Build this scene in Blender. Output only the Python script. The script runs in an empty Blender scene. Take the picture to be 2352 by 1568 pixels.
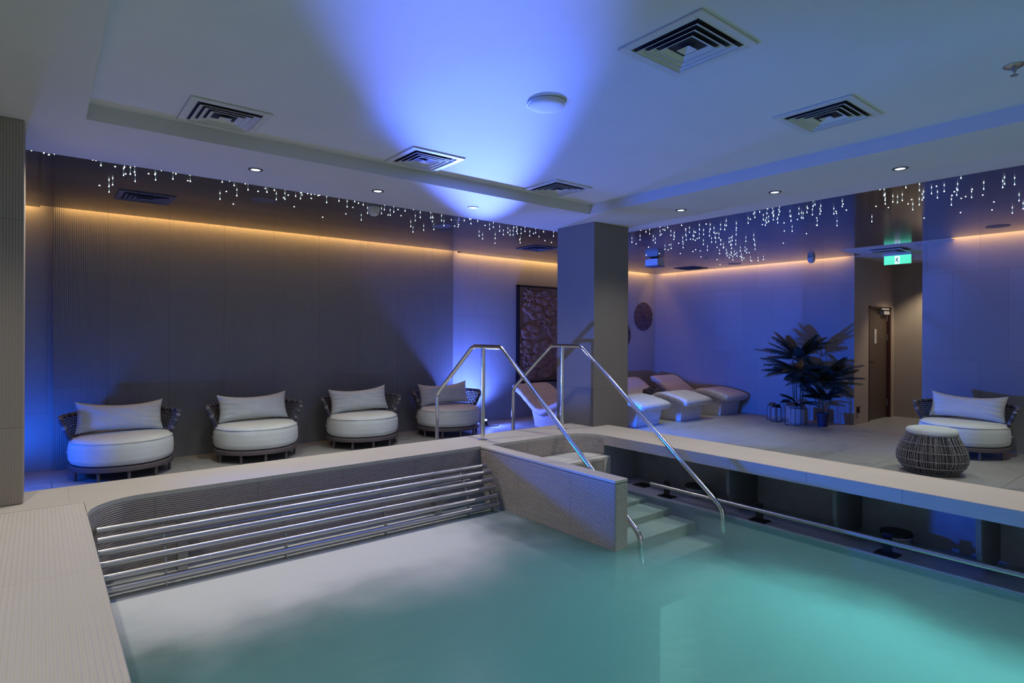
import bpy, bmesh, math, random
from mathutils import Vector, Matrix
sc = bpy.context.scene
C = sc.collection
R = math.radians
# ---------------------------------------------------------------- camera
YAW = math.atan2(1681, 1350.6)
cd = bpy.data.cameras.new('camera'); cam = bpy.data.objects.new('camera', cd); C.objects.link(cam)
cd.sensor_width = 36; cd.lens = 1350.6/2352*36; cd.shift_y = -15.6/2352; cd.clip_start = .05
cam.matrix_world = Matrix.Translation((0, 0, 1.5)) @ Matrix.Rotation(YAW-math.pi/2, 4, 'Z') @ Matrix.Rotation(math.pi/2, 4, 'X') @ Matrix.Rotation(R(.25), 4, 'Z')
sc.camera = cam
# ---------------------------------------------------------------- world, exposure
w = bpy.data.worlds.new('world'); sc.world = w; w.use_nodes = True
w.node_tree.nodes['Background'].inputs[0].default_value = (.55, .59, .62, 1)
w.node_tree.nodes['Background'].inputs[1].default_value = .58
sc.view_settings.view_transform = 'Standard'; sc.view_settings.look = 'None'
sc.view_settings.exposure = 0.0; sc.view_settings.gamma = 1.0
try: sc.view_settings.use_curve_mapping = False
except Exception: pass
# ---------------------------------------------------------------- room lamps and added fills (position, colour, watts)
BLUE = (0, .11, 1.0); BLUE2 = (.10, .17, 1.0)
LAMPS = []
def spot(name, loc, target, watts, color, size=90, blend=.6, radius=.05, sx=1):
    l = bpy.data.lights.new(name, 'SPOT'); l.energy = watts; l.color = color
    l.spot_size = R(size); l.spot_blend = blend; l.shadow_soft_size = radius
    o = bpy.data.objects.new(name, l); C.objects.link(o); o.location = loc
    d = Vector(target)-Vector(loc); o.rotation_euler = d.to_track_quat('-Z', 'Y').to_euler(); o.scale = (sx, 1, 1)
    return o
def area(name, loc, target, watts, color, sx, sy):
    l = bpy.data.lights.new(name, 'AREA'); l.energy = watts; l.color = color; l.shape = 'RECTANGLE'; l.size = sx; l.size_y = sy
    o = bpy.data.objects.new(name, l); C.objects.link(o); o.location = loc
    d = Vector(target)-Vector(loc); o.rotation_euler = d.to_track_quat('-Z', 'Y').to_euler()
    return o
# blue uplights standing on the deck (left recess, behind the fourth chair, beside the loungers, behind the column)
spot('blue_light', (-.42, 5.52, .70), (4.0, 1.9, 2.35), 800, BLUE, 46, .35, .06)
spot('blue_light', (-.22, 7.1, .55), (1.3, 5.3, 2.8), 110, BLUE2, 84, 1.0, .06)
spot('blue_light', (-.42, 5.52, .74), (5.1, 1.9, .22), 520, BLUE, 15, 1.0, .05, 2.4)  # added narrow beam, tints the ledge recess blue; no lamp of its own
spot('blue_light', (-.42, 5.60, .70), (4.95, 5.1, 1.9), 1000, (.08, .18, 1), 30, .5, .05)
spot('blue_light', (-.34, 7.15, .50), (.5, 7.35, .15), 30, BLUE, 150, .9, .05)
spot('blue_light', (-.30, 7.6, .25), (-.15, 8.2, .9), 34, BLUE, 150, .9, .05)
spot('blue_light', (5.70, 7.83, .20), (4.9, 6.9, 2.8), 300, BLUE2, 150, 1.0, .05)
spot('blue_light', (5.70, 7.83, .20), (3.30, 4.60, 2.25), 9800, BLUE2, 31, 1.0, .05, .42)
spot('blue_light', (5.74, 7.84, .24), (5.82, 8.3, 1.15), 170, BLUE2, 130, .8, .05)
spot('blue_light', (5.74, 7.80, .24), (6.3, 6.9, .15), 70, BLUE2, 150, .8, .05)
spot('blue_light', (6.2, 5.9, .46), (10.0, 4.9, 2.75), 520, BLUE, 116, .25, .06)
spot('blue_light', (6.9, 6.6, .2), (8.6, 6.5, .45), 6, BLUE, 120, .7, .06)
# soffit downlights
for x, y in ((1.33, 4.91), (2.39, 4.93), (3.45, 4.94), (5.18, 3.66), (5.18, 2.66), (5.19, 1.67), (.27, 4.9), (5.19, .6), (-.4, 3.4), (-.4, 1.6), (-.4, 0)):
    spot('downlight_and_fill', (x, y, 2.77), (x, y, 0), 64, (1, .93, .82), 125, .9, .04)
spot('downlight_and_fill', (12.0, 3.3, 2.76), (12.1, 3.3, 0), 75, (1, .84, .62), 110, .6, .04)
for x, y in ((1.6, 6.4), (3.4, 6.3), (7.6, 5.2), (8.3, 3.2), (8.2, 1.4), (8.6, 5.8)):  # added fill over the deck, no fittings in the glossy ceiling
    spot('downlight_and_fill', (x, y, 2.76), (x, y, 0), 80, (.90, 1, .93), 80, .9, .04)
# underwater lamps in the right pool wall, shining out into the pool
POOLC = (.42, .95, .90)
for y in (1.5, .3, -1.0):
    spot('pool_light', (4.58, y, -.80), (3.0, y, -.80), 190, POOLC, 116, .8, .06)
# ---------------------------------------------------------------- node helpers
class NT:
    def __init__(s, name, rough=.5, metal=0.0, color=(.5, .5, .5), spec=.5):
        s.m = bpy.data.materials.new(name); s.m.use_nodes = True; s.t = s.m.node_tree; s.n = s.t.nodes; s.b = s.n['Principled BSDF']
        s.b.inputs['Base Color'].default_value = (*color, 1); s.b.inputs['Roughness'].default_value = rough
        s.b.inputs['Metallic'].default_value = metal; s.b.inputs['Specular IOR Level'].default_value = spec
        s._pos = None
    def new(s, t, **k):
        n = s.n.new(t)
        for a, v in k.items(): setattr(n, a, v)
        return n
    def lk(s, a, b): s.t.links.new(a, b)
    def pos(s, local=False):
        if not s._pos:
            if local:
                g = s.new('ShaderNodeTexCoord').outputs['Object']
            else: g = s.new('ShaderNodeNewGeometry').outputs['Position']
            x = s.new('ShaderNodeSeparateXYZ'); s.lk(g, x.inputs[0]); s._pos = (g, x.outputs)
        return s._pos
    def math(s, op, a, b=None, c=None, clamp=False):
        n = s.new('ShaderNodeMath', operation=op); n.use_clamp = clamp
        for i, v in enumerate((a, b, c)):
            if v is None: continue
            if isinstance(v, (int, float)): n.inputs[i].default_value = v
            else: s.lk(v, n.inputs[i])
        return n.outputs[0]
    def noise(s, vec, scale, detail=3, rough=.5):
        n = s.new('ShaderNodeTexNoise'); n.inputs['Scale'].default_value = scale; n.inputs['Detail'].default_value = detail; n.inputs['Roughness'].default_value = rough
        if vec is not None: s.lk(vec, n.inputs['Vector'])
        return n.outputs['Fac']
    def ramp(s, f, p0, c0, p1, c1):
        n = s.new('ShaderNodeValToRGB'); e = n.color_ramp.elements
        e[0].position = p0; e[0].color = (*c0, 1); e[1].position = p1; e[1].color = (*c1, 1); s.lk(f, n.inputs[0]); return n.outputs[0]
    def mix(s, f, a, b, mode='MIX'):
        n = s.new('ShaderNodeMix', data_type='RGBA', blend_type=mode)
        for i, v in ((0, f), (6, a), (7, b)):
            if isinstance(v, tuple): n.inputs[i].default_value = (*v, 1)
            elif isinstance(v, (int, float)): n.inputs[i].default_value = v
            else: s.lk(v, n.inputs[i])
        return n.outputs[2]
    def bump(s, h, dist, strength=1.0):
        n = s.new('ShaderNodeBump'); n.inputs['Strength'].default_value = strength; n.inputs['Distance'].default_value = dist
        s.lk(h, n.inputs['Height']); s.lk(n.outputs[0], s.b.inputs['Normal'])
def plain(name, color, rough=.5, metal=0., var=.0, scale=20., bump=0.):
    t = NT(name, rough, metal, color)
    if var or bump:
        g, _ = t.pos(True); n = t.noise(g, scale, 4)
        if var:
            t.lk(t.ramp(n, .3, tuple(c*(1-var) for c in color), .7, tuple(min(1, c*(1+var)) for c in color)), t.b.inputs['Base Color'])
        if bump: t.bump(n, bump)
    return t.m
def soft3(t, f):
    n = t.new('ShaderNodeMapRange'); t.lk(f, n.inputs[0]); n.inputs[1].default_value = .56; n.inputs[2].default_value = .63; return n.outputs[0]
def tiled(name, color, ax, bw, bh, u0, v0, offset=0., mort=.004, rib=None, rough=.55, var=.05, speck=0., ribd=.002, seam=.55, vax='Z', stain=0.):
    """stone tile panels: joints on a grid, optional ribs = (axis, period)"""
    t = NT(name, rough, 0, color); g, p = t.pos()
    u = t.math('SUBTRACT', p[ax], u0-60*bw); v = t.math('SUBTRACT', p[vax], v0-60*bh)
    cv = t.new('ShaderNodeCombineXYZ'); t.lk(u, cv.inputs[0]); t.lk(v, cv.inputs[1])
    br = t.new('ShaderNodeTexBrick'); br.offset = offset; br.inputs['Scale'].default_value = 1; br.inputs['Brick Width'].default_value = bw
    br.inputs['Row Height'].default_value = bh; br.inputs['Mortar Size'].default_value = mort/2; br.inputs['Mortar Smooth'].default_value = .3; br.inputs['Bias'].default_value = 0
    c1 = tuple(c*(1-var) for c in color); c2 = tuple(c*(1+var) for c in color)
    br.inputs['Color1'].default_value = (*c1, 1); br.inputs['Color2'].default_value = (*c2, 1); br.inputs['Mortar'].default_value = (*tuple(c*seam for c in color), 1)
    t.lk(cv.outputs[0], br.inputs['Vector'])
    n = t.noise(g, 5, 6, .6)
    col = t.mix(t.math('MULTIPLY', n, .35), br.outputs['Color'], tuple(c*.78 for c in color))
    if speck:
        s = t.noise(g, 160, 2, .5); col = t.mix(t.math('MULTIPLY', t.math('GREATER_THAN', s, .70), speck), col, tuple(min(1, c*1.7) for c in color))
        s2 = t.noise(g, 130, 1, .5); col = t.mix(t.math('MULTIPLY', t.math('LESS_THAN', s2, .29), speck), col, tuple(c*.5 for c in color))
    if stain:
        s3 = t.noise(g, 3.4, 6, .72); col = t.mix(t.math('MULTIPLY', soft3(t, s3), stain), col, tuple(c*.5 for c in color))
    t.lk(col, t.b.inputs['Base Color'])
    h = t.math('SUBTRACT', 1, br.outputs['Fac'])
    if rib:
        wv = t.math('SINE', t.math('MULTIPLY', p[rib[0]], 2*math.pi/rib[1]))
        h = t.math('ADD', t.math('MULTIPLY', wv, .5), h)
    t.bump(h, ribd if rib else .003, .8 if rib else .5)
    return t.m
# ---------------------------------------------------------------- materials
TAUPE = (.245, .245, .245); STONE = (.335, .345, .34); BEIGE = (.48, .45, .385)
M = {}
M['panel_ribbed'] = tiled('ribbed_wall_tile', TAUPE, 'X', .61, 1.268, .606, .90, rib=('X', .0165), ribd=.003)
M['stone_back'] = tiled('stone_tile_back', STONE, 'X', .61, 1.2, 5.25, .62, offset=.5, speck=.5)
M['stone_far'] = tiled('stone_tile_far', STONE, 'Y', .605, 1.21, 7.355, -.03, offset=.5, speck=.5)
M['stone_corridor'] = tiled('stone_tile_corridor', (.40, .34, .27), 'X', .6, 1.2, 10.95, .3, offset=.5)
M['stone_end'] = tiled('stone_tile_end', (.40, .34, .27), 'Y', .6, 1.2, 3.2, .3, offset=.5)
M['column'] = tiled('column_tile', (.165, .155, .145), 'X', 4, 1.275, 3.1, .875, var=.02)
M['pillar'] = tiled('pillar_ribbed_tile', (.30, .26, .215), 'X', 4, 1.268, 3.1, .92, rib=('X', .0145), ribd=.003)
M['deck'] = tiled('deck_tile', (.33, .335, .315), 'X', 1.2, .6, .1, 5.1, offset=.33, vax='Y', rough=.45, stain=.55, seam=.35, mort=.008)
M['coping'] = tiled('coping_stone', BEIGE, 'X', 1.2, 1.2, 1.35, 4.3, vax='Y', rough=.5, var=.02, seam=.75, mort=.003)
M['platform'] = tiled('platform_ribbed_stone', (.52, .485, .43), 'X', 8, 1.1, -3, 1.0, vax='Y', rib=('X', .019), ribd=.0022, rough=.5, seam=.8, mort=.003)
M['pool_rib'] = tiled('pool_ribbed_tile', (.40, .355, .32), 'X', .645, 1.268, .6, -.82, rib=('Z', .0135), ribd=.011, rough=.5)
M['pool_rib_y'] = tiled('divider_ribbed_tile', (.44, .385, .34), 'Y', .645, 1.268, 3.29, -.82, rib=('Z', .0135), ribd=.011, rough=.5)
M['fascia'] = tiled('fascia_ribbed_tile', (.44, .40, .37), 'Y', .645, 1.268, 3.4, -.82, rib=('Z', .0135), ribd=.003, rough=.5)
M['pool_floor'] = tiled('pool_floor_tile', (.46, .62, .60), 'X', .6, .6, 0, 0, vax='Y', rough=.6, seam=.8)
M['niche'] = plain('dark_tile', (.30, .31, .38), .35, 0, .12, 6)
M['ceiling'] = plain('ceiling_paint', (.60, .60, .61), .85, 0, .02, 2)
M['soffit'] = plain('soffit_paint', (.56, .55, .55), .85, 0, .02, 2)
# glossy stretch ceiling with long soft waves
t = NT('glossy_dark_ceiling', .14, .55, (.05, .05, .065)); g, p = t.pos()
cv = t.new('ShaderNodeCombineXYZ'); t.lk(t.math('MULTIPLY', p['X'], .35), cv.inputs[0]); t.lk(p['Y'], cv.inputs[1])
br = t.new('ShaderNodeTexBrick'); br.offset = 0; br.inputs['Scale'].default_value = 1; br.inputs['Brick Width'].default_value = 1.5*.35; br.inputs['Row Height'].default_value = 1.3
br.inputs['Mortar Size'].default_value = .0036; br.inputs['Color1'].default_value = br.inputs['Color2'].default_value = (.07, .07, .085, 1); br.inputs['Mortar'].default_value = (.02, .02, .02, 1)
t.lk(cv.outputs[0], br.inputs['Vector']); t.lk(br.outputs['Color'], t.b.inputs['Base Color'])
wv = t.noise(cv.outputs[0], 1.3, 1); t.bump(wv, .02, .5); M['star_ceiling'] = t.m
M['white_metal'] = plain('white_powder_coat', (.55, .55, .53), .5)
M['grey_metal'] = plain('grey_powder_coat', (.10, .10, .12), .45)
M['dark'] = plain('painted_void_shade', (.012, .012, .02), .7)
t = NT('polished_steel', .14, 1, (.74, .73, .74)); g, p = t.pos(True); n = t.noise(g, 220, 2); t.bump(n, .0004, .3); M['steel'] = t.m
t = NT('brushed_steel', .36, 1, (.44, .43, .43)); g, p = t.pos(True); n = t.noise(g, 120, 2); t.bump(n, .0006, .5); M['steel_b'] = t.m
M['black_metal'] = plain('black_metal', (.022, .022, .03), .4, .6)
t = NT('cushion_fabric', .9, 0, (.62, .66, .65)); g, p = t.pos(True); n = t.noise(g, 400, 2); t.bump(n, .0008, .4); M['fabric'] = t.m
n2 = t.noise(g, 6, 3); t.lk(t.ramp(n2, .3, (.58, .63, .62), .7, (.64, .69, .68)), t.b.inputs['Base Color'])
M['seam'] = plain('cushion_piping', (.56, .61, .60), .9)
M['rope'] = plain('grey_woven_rope', (.06, .06, .075), .75, 0, .5, 60)
M['rope2'] = plain('light_grey_rope', (.21, .21, .22), .75, 0, .5, 50)
M['frame'] = plain('taupe_metal_frame', (.13, .11, .12), .5, .3)
# mosaic of tiny tiles on the loungers
t = NT('mosaic', .35, 0, (.5, .48, .46)); g, p = t.pos(True)
v = t.new('ShaderNodeTexVoronoi'); v.inputs['Scale'].default_value = 115; v.inputs['Randomness'].default_value = .25; t.lk(g, v.inputs['Vector'])
sp = t.new('ShaderNodeSeparateColor'); t.lk(v.outputs['Color'], sp.inputs[0])
t.lk(t.ramp(sp.outputs[0], 0, (.42, .41, .40), 1, (.80, .78, .76)), t.b.inputs['Base Color'])
t.bump(t.math('MULTIPLY', v.outputs['Distance'], -1), .004, .7); M['mosaic'] = t.m
t = NT('carved_wood', .30, 0, (.17, .085, .060)); g, p = t.pos(True); n = t.noise(g, 12, 4)
t.lk(t.ramp(n, .3, (.27, .15, .12), .7, (.36, .21, .17)), t.b.inputs['Base Color']); M['carved'] = t.m
t = NT('dark_radial_wood', .5, 0, (.08, .05, .06)); g, p = t.pos(True)
n = t.noise(g, 25, 4); t.lk(t.ramp(n, .35, (.035, .022, .028), .7, (.16, .11, .12)), t.b.inputs['Base Color']); M['disc'] = t.m
M['door'] = plain('brown_door_veneer', (.085, .060, .045), .45, 0, .08, 3)
M['door_frame'] = plain('dark_red_brown_frame', (.055, .018, .014), .5)
M['leaf'] = plain('palm_leaf', (.034, .056, .046), .55, 0, .25, 9)
M['stem'] = plain('palm_stem', (.05, .06, .05), .6, 0, .3, 20)
M['pot_beige'] = plain('grey_plaster_pot', (.33, .32, .31), .8, 0, .06, 12)
M['pot_dark'] = plain('dark_blue_plastic_pot', (.02, .025, .07), .4)
M['soil'] = plain('soil', (.03, .025, .02), .95)
M['bag'] = plain('dark_navy_bag', (.012, .014, .035), .5, 0, .4, 20, .01)
t = NT('lantern_glass', .05, 0, (.9, .95, .95)); mx = t.new('ShaderNodeMixShader'); tr = t.new('ShaderNodeBsdfTransparent'); mx.inputs[0].default_value = .05
t.lk(tr.outputs[0], mx.inputs[1]); t.lk(t.b.outputs[0], mx.inputs[2]); t.lk(mx.outputs[0], t.n['Material Output'].inputs[0]); M['glass'] = t.m
def emis(name, color, s):
    t = NT(name, .5, 0, color); t.b.inputs['Emission Color'].default_value = (*color, 1); t.b.inputs['Emission Strength'].default_value = s; return t.m
M['led'] = emis('warm_led', (1, .52, .15), 26)
M['crystal'] = emis('crystal_light', (.90, 1, .92), 8)
M['streak_glow'] = emis('reflection_streak', (.55, .95, 1), .5)
M['lamp'] = emis('downlight_lamp', (1, .97, .9), 4)
M['blue_lens'] = emis('blue_lens', (.2, .3, 1), 12)
M['exit'] = emis('exit_green', (.10, .75, .38), 1.1)
M['exit_w'] = emis('exit_white', (.65, .95, 1), 1.3)
M['exit_d'] = plain('exit_dark', (.01, .12, .09), .5)
M['pool_lens'] = emis('pool_lamp_lens', (.5, 1, .95), 3)
# water: clear where calm, milky where the air jets stir it, white froth by the bubble bench
t = NT('pool_water', .2); g, p = t.pos(); out = t.n['Material Output']
n1 = t.noise(g, 1.1, 3, .6); n2 = t.noise(g, 7, 4, .6)
def ell(cx, cy, rx, ry, ang=0.0):
    ca, sa = math.cos(ang), math.sin(ang)
    dx = t.math('SUBTRACT', p['X'], cx); dy = t.math('SUBTRACT', p['Y'], cy)
    u = t.math('DIVIDE', t.math('ADD', t.math('MULTIPLY', dx, ca), t.math('MULTIPLY', dy, sa)), rx)
    v = t.math('DIVIDE', t.math('SUBTRACT', t.math('MULTIPLY', dy, ca), t.math('MULTIPLY', dx, sa)), ry)
    return t.math('SQRT', t.math('ADD', t.math('MULTIPLY', u, u), t.math('MULTIPLY', v, v)))
def soft(d, a, b):
    n = t.new('ShaderNodeMapRange', interpolation_type='SMOOTHERSTEP'); t.lk(d, n.inputs[0]); n.inputs[1].default_value = a; n.inputs[2].default_value = b
    n.inputs[3].default_value = 1; n.inputs[4].default_value = 0; return n.outputs[0]
fd = t.math('ADD', ell(1.55, 4.15, 1.95, .98), t.math('MULTIPLY', t.math('SUBTRACT', n1, .5), .9))
foam = soft(fd, .45, 1.45)
md = t.math('ADD', ell(1.9, 1.2, 2.45, 3.4), t.math('MULTIPLY', t.math('SUBTRACT', n1, .5), .5))
milk = soft(md, .55, 1.0)
tr = t.new('ShaderNodeBsdfTransparent'); tr.inputs[0].default_value = (.66, .82, .81, 1)
di = t.new('ShaderNodeBsdfDiffuse'); tl = t.new('ShaderNodeBsdfTranslucent')
col = t.mix(foam, (.17, .33, .34), (.64, .66, .64)); t.lk(col, di.inputs[0]); t.lk(t.mix(foam, (.24, .52, .52), (.5, .6, .6)), tl.inputs[0])
body = t.new('ShaderNodeMixShader'); t.lk(t.math('SUBTRACT', .5, t.math('MULTIPLY', foam, .45)), body.inputs[0]); t.lk(di.outputs[0], body.inputs[1]); t.lk(tl.outputs[0], body.inputs[2])
calm = soft(ell(4.05, 3.55, .95, 1.0), .35, 1.15)
f = t.math('MAXIMUM', t.math('MULTIPLY', foam, .96), t.math('SUBTRACT', t.math('ADD', t.math('MULTIPLY', milk, .50), .34), t.math('MULTIPLY', calm, .45)), clamp=True)
m1 = t.new('ShaderNodeMixShader'); t.lk(f, m1.inputs[0]); t.lk(tr.outputs[0], m1.inputs[1]); t.lk(body.outputs[0], m1.inputs[2])
gl = t.new('ShaderNodeBsdfGlossy'); gl.inputs['Roughness'].default_value = .28
fr = t.new('ShaderNodeFresnel'); fr.inputs[0].default_value = 1.33
bp = t.new('ShaderNodeBump'); bp.inputs['Strength'].default_value = .5; bp.inputs['Distance'].default_value = .01; t.lk(n2, bp.inputs['Height']); t.lk(bp.outputs[0], gl.inputs['Normal']); t.lk(bp.outputs[0], fr.inputs['Normal'])
bk = t.new('ShaderNodeNewGeometry').outputs['Backfacing']
m2 = t.new('ShaderNodeMixShader'); t.lk(t.math('MULTIPLY', fr.outputs[0], t.math('SUBTRACT', 1, bk)), m2.inputs[0]); t.lk(m1.outputs[0], m2.inputs[1]); t.lk(gl.outputs[0], m2.inputs[2])
t.lk(m2.outputs[0], out.inputs[0]); M['water'] = t.m
# ---------------------------------------------------------------- mesh helpers
def box(bm, x0, x1, y0, y1, z0, z1):
    v = [bm.verts.new((x, y, z)) for x in (x0, x1) for y in (y0, y1) for z in (z0, z1)]
    for f in ((0, 1, 3, 2), (4, 6, 7, 5), (0, 4, 5, 1), (2, 3, 7, 6), (0, 2, 6, 4), (1, 5, 7, 3)): bm.faces.new([v[i] for i in f])
def prism(bm, pts, z0, z1):
    a = [bm.verts.new((x, y, z0)) for x, y in pts]; b = [bm.verts.new((x, y, z1)) for x, y in pts]; n = len(pts)
    bm.faces.new(a[::-1]); bm.faces.new(b)
    for i in range(n): bm.faces.new((a[i], a[(i+1) % n], b[(i+1) % n], b[i]))
def xsec(bm, pts, y0, y1, axis='Y'):
    """polygon in (a,z) swept along an axis"""
    f = (lambda a, z, y: (a, y, z)) if axis == 'Y' else (lambda a, z, x: (x, a, z))
    A = [bm.verts.new(f(a, z, y0)) for a, z in pts]; B = [bm.verts.new(f(a, z, y1)) for a, z in pts]; n = len(pts)
    bm.faces.new(A[::-1]); bm.faces.new(B)
    for i in range(n): bm.faces.new((A[i], A[(i+1) % n], B[(i+1) % n], B[i]))
def cyl(bm, p0, p1, r0, r1=None, n=16, caps=True):
    r1 = r0 if r1 is None else r1
    p0, p1 = Vector(p0), Vector(p1); d = (p1-p0).normalized()
    a = d.orthogonal().normalized(); b = d.cross(a)
    A = [bm.verts.new(p0+r0*(a*math.cos(2*math.pi*i/n)+b*math.sin(2*math.pi*i/n))) for i in range(n)]
    B = [bm.verts.new(p1+r1*(a*math.cos(2*math.pi*i/n)+b*math.sin(2*math.pi*i/n))) for i in range(n)]
    for i in range(n): bm.faces.new((A[i], A[(i+1) % n], B[(i+1) % n], B[i]))
    if caps: bm.faces.new(A[::-1]); bm.faces.new(B)
def round_path(pts, r, seg=7):
    pts = [Vector(p) for p in pts]; out = [pts[0]]
    for i in range(1, len(pts)-1):
        a, b, c = pts[i-1], pts[i], pts[i+1]; u = (a-b).normalized(); v = (c-b).normalized()
        ang = u.angle(v); t = min(r/math.tan(ang/2), (a-b).length*.49, (c-b).length*.49)
        p, q = b+u*t, b+v*t
        for k in range(seg+1):
            s = k/seg; out.append(p.lerp(b, s).lerp(b.lerp(q, s), s))
    out.append(pts[-1]); return out
def tube(bm, pts, r, n=12, closed=False):
    pts = [Vector(p) for p in pts]; N = len(pts); rings = []; a = None
    for i, p in enumerate(pts):
        if closed: d = (pts[(i+1) % N]-pts[i-1]).normalized()
        else: d = (pts[min(i+1, N-1)]-pts[max(i-1, 0)]).normalized()
        a = d.orthogonal().normalized() if a is None else (a-d*a.dot(d)).normalized()
        b = d.cross(a)
        rings.append([bm.verts.new(p+r*(a*math.cos(2*math.pi*k/n)+b*math.sin(2*math.pi*k/n))) for k in range(n)])
    for i in range(N if closed else N-1):
        A, B = rings[i], rings[(i+1) % N]
        off = 0
        if closed and i == N-1:
            off = min(range(n), key=lambda o: (A[0].co-B[o].co).length)
        for k in range(n): bm.faces.new((A[k], A[(k+1) % n], B[(k+1+off) % n], B[(k+off) % n]))
    if not closed: bm.faces.new(rings[0][::-1]); bm.faces.new(rings[-1])
def lathe(bm, prof, n=32, c=(0, 0), cap=True):
    rings = [[bm.verts.new((c[0]+r*math.cos(2*math.pi*i/n), c[1]+r*math.sin(2*math.pi*i/n), z)) for i in range(n)] for r, z in prof]
    for A, B in zip(rings, rings[1:]):
        for i in range(n): bm.faces.new((A[i], A[(i+1) % n], B[(i+1) % n], B[i]))
    if cap:
        bm.faces.new(rings[0][::-1]); bm.faces.new(rings[-1])
def grid(bm, f, nu, nv, closeu=False):
    V = [[bm.verts.new(f(i/nu, j/nv)) for j in range(nv+1)] for i in range(nu if closeu else nu+1)]
    m = len(V)
    for i in range(nu):
        for j in range(nv): bm.faces.new((V[i][j], V[(i+1) % m][j], V[(i+1) % m][j+1], V[i][j+1]))
    return V
def obj(name, fn, mat, parent=None, smooth=False, bevel=0, subsurf=0, label=None, recalc=True):
    me = bpy.data.meshes.new(name); bm = bmesh.new(); fn(bm)
    if recalc: bmesh.ops.recalc_face_normals(bm, faces=bm.faces)
    bm.to_mesh(me); bm.free(); me.materials.append(mat if not isinstance(mat, str) else M[mat])
    if smooth:
        for p in me.polygons: p.use_smooth = True
    o = bpy.data.objects.new(name, me); C.objects.link(o)
    if parent: o.parent = parent
    if bevel:
        b = o.modifiers.new('bevel', 'BEVEL'); b.width = bevel; b.segments = 2; b.limit_method = 'ANGLE'
    if smooth == 'auto':
        for p in me.polygons: p.use_smooth = True
        e = o.modifiers.new('split', 'EDGE_SPLIT'); e.split_angle = R(35)
    if subsurf:
        s = o.modifiers.new('sub', 'SUBSURF'); s.levels = s.render_levels = subsurf
    if label: o['label'] = label
    return o
def struct(name, fn, mat, **k):
    o = obj(name, fn, mat, **k); o['kind'] = 'structure'; return o
def thing(name, label, cat, loc=(0, 0, 0), rz=0, group=None):
    o = bpy.data.objects.new(name, None); C.objects.link(o); o.location = loc; o.rotation_euler = (0, 0, rz)
    o.empty_display_size = .1; o['label'] = label; o['category'] = cat
    if group: o['group'] = group
    return o
def tag(o, label, cat, group=None, kind=None):
    o['label'] = label; o['category'] = cat
    if group: o['group'] = group
    if kind: o['kind'] = kind
    return o
def dup(root, loc, rz, label, group=None):
    r = root.copy(); C.objects.link(r); r.location = loc; r.rotation_euler = (0, 0, rz); r['label'] = label
    if group: r['group'] = group
    for ch in list(root.children):
        c = ch.copy(); C.objects.link(c); c.parent = r
        for gch in list(ch.children):
            d = gch.copy(); C.objects.link(d); d.parent = c
    return r
B = lambda *a: (lambda bm: box(bm, *a))
def boxes(L): return lambda bm: [box(bm, *b) for b in L]
# ================================================================ SETTING
WZ = -.06                                                     # water level
XW, YW = 10.72, 8.25
struct('floor', boxes([(-3, 12.7, 5.03, 8.4, -.15, 0), (5.16, 12.7, -3, 5.03, -.15, 0)]), 'deck')
struct('wall_back', B(.115, 5.27, 8.1, 8.4, 0, 3.05), 'panel_ribbed')
struct('wall_recess', boxes([(-1.6, .115, 8.22, 8.4, 0, 3.05), (5.27, XW, YW, 8.4, 0, 3.05)]), 'stone_back')
struct('wall_far', B(XW, XW+.2, 4.12, 8.4, 0, 3.05), 'stone_far')
struct('wall_corridor', boxes([(XW+.2, 11.33, 4.12, 4.4, 0, 3.05), (12.37, 12.6, 4.12, 4.4, 0, 3.05), (11.33, 12.37, 4.12, 4.4, 2.035, 3.05), (XW, XW+.2, 4.119, 4.12, 0, 3.05)]), 'stone_corridor')
struct('wall_end', B(12.53, 12.7, 2.5, 4.12, 0, 3.05), 'stone_end')
struct('wall_right', B(9.8, 10.0, -3, 2.87, 0, 3.05), 'stone_far')
struct('wall_passage', B(10.0, 12.7, 2.5, 2.6, 0, 3.05), 'stone_corridor')
struct('wall_left', B(-1.75, -1.6, -3, 8.4, 0, 3.05), 'pillar')
struct('wall_pillar', B(-1.6, -.075, 4.68, 5.03, .45, 2.80), 'pillar', bevel=.008)
struct('wall_column', B(4.95, 5.55, 4.665, 5.28, .0, 2.80), 'column', bevel=.006)
struct('ceiling', B(-1.6, 4.8, -3, 4.6, 2.90, 3.05), 'ceiling')
def soffit(bm):
    for b in ((-1.6, 5.8, 4.42, 5.43, 2.80, 3.05), (4.62, 5.8, -3, 4.42, 2.80, 3.05), (-1.6, .215, -3, 4.42, 2.80, 3.05)): box(bm, *b)
struct('ceiling_soffit', soffit, 'soffit')
struct('ceiling_star', boxes([(-1.6, .0, 5.43, 8.06, 2.84, 2.865), (.0, 5.35, 5.43, 7.95, 2.84, 2.865), (5.35, 10.58, 5.43, 8.10, 2.84, 2.865), (5.8, 9.66, -3, 5.43, 2.84, 2.865), (9.66, 10.58, 3.95, 5.43, 2.84, 2.865)]), 'star_ceiling')
struct('ceiling_passage', boxes([(9.66, 12.6, 2.5, 3.95, 2.84, 2.865), (10.62, 12.6, 3.95, 4.12, 2.84, 2.865)]), 'soffit')
struct('ceiling_void', boxes([(-1.6, 12.7, 5.43, 8.4, 3.05, 3.1), (5.8, 12.7, -3, 5.43, 3.05, 3.1)]), 'soffit')
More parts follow.
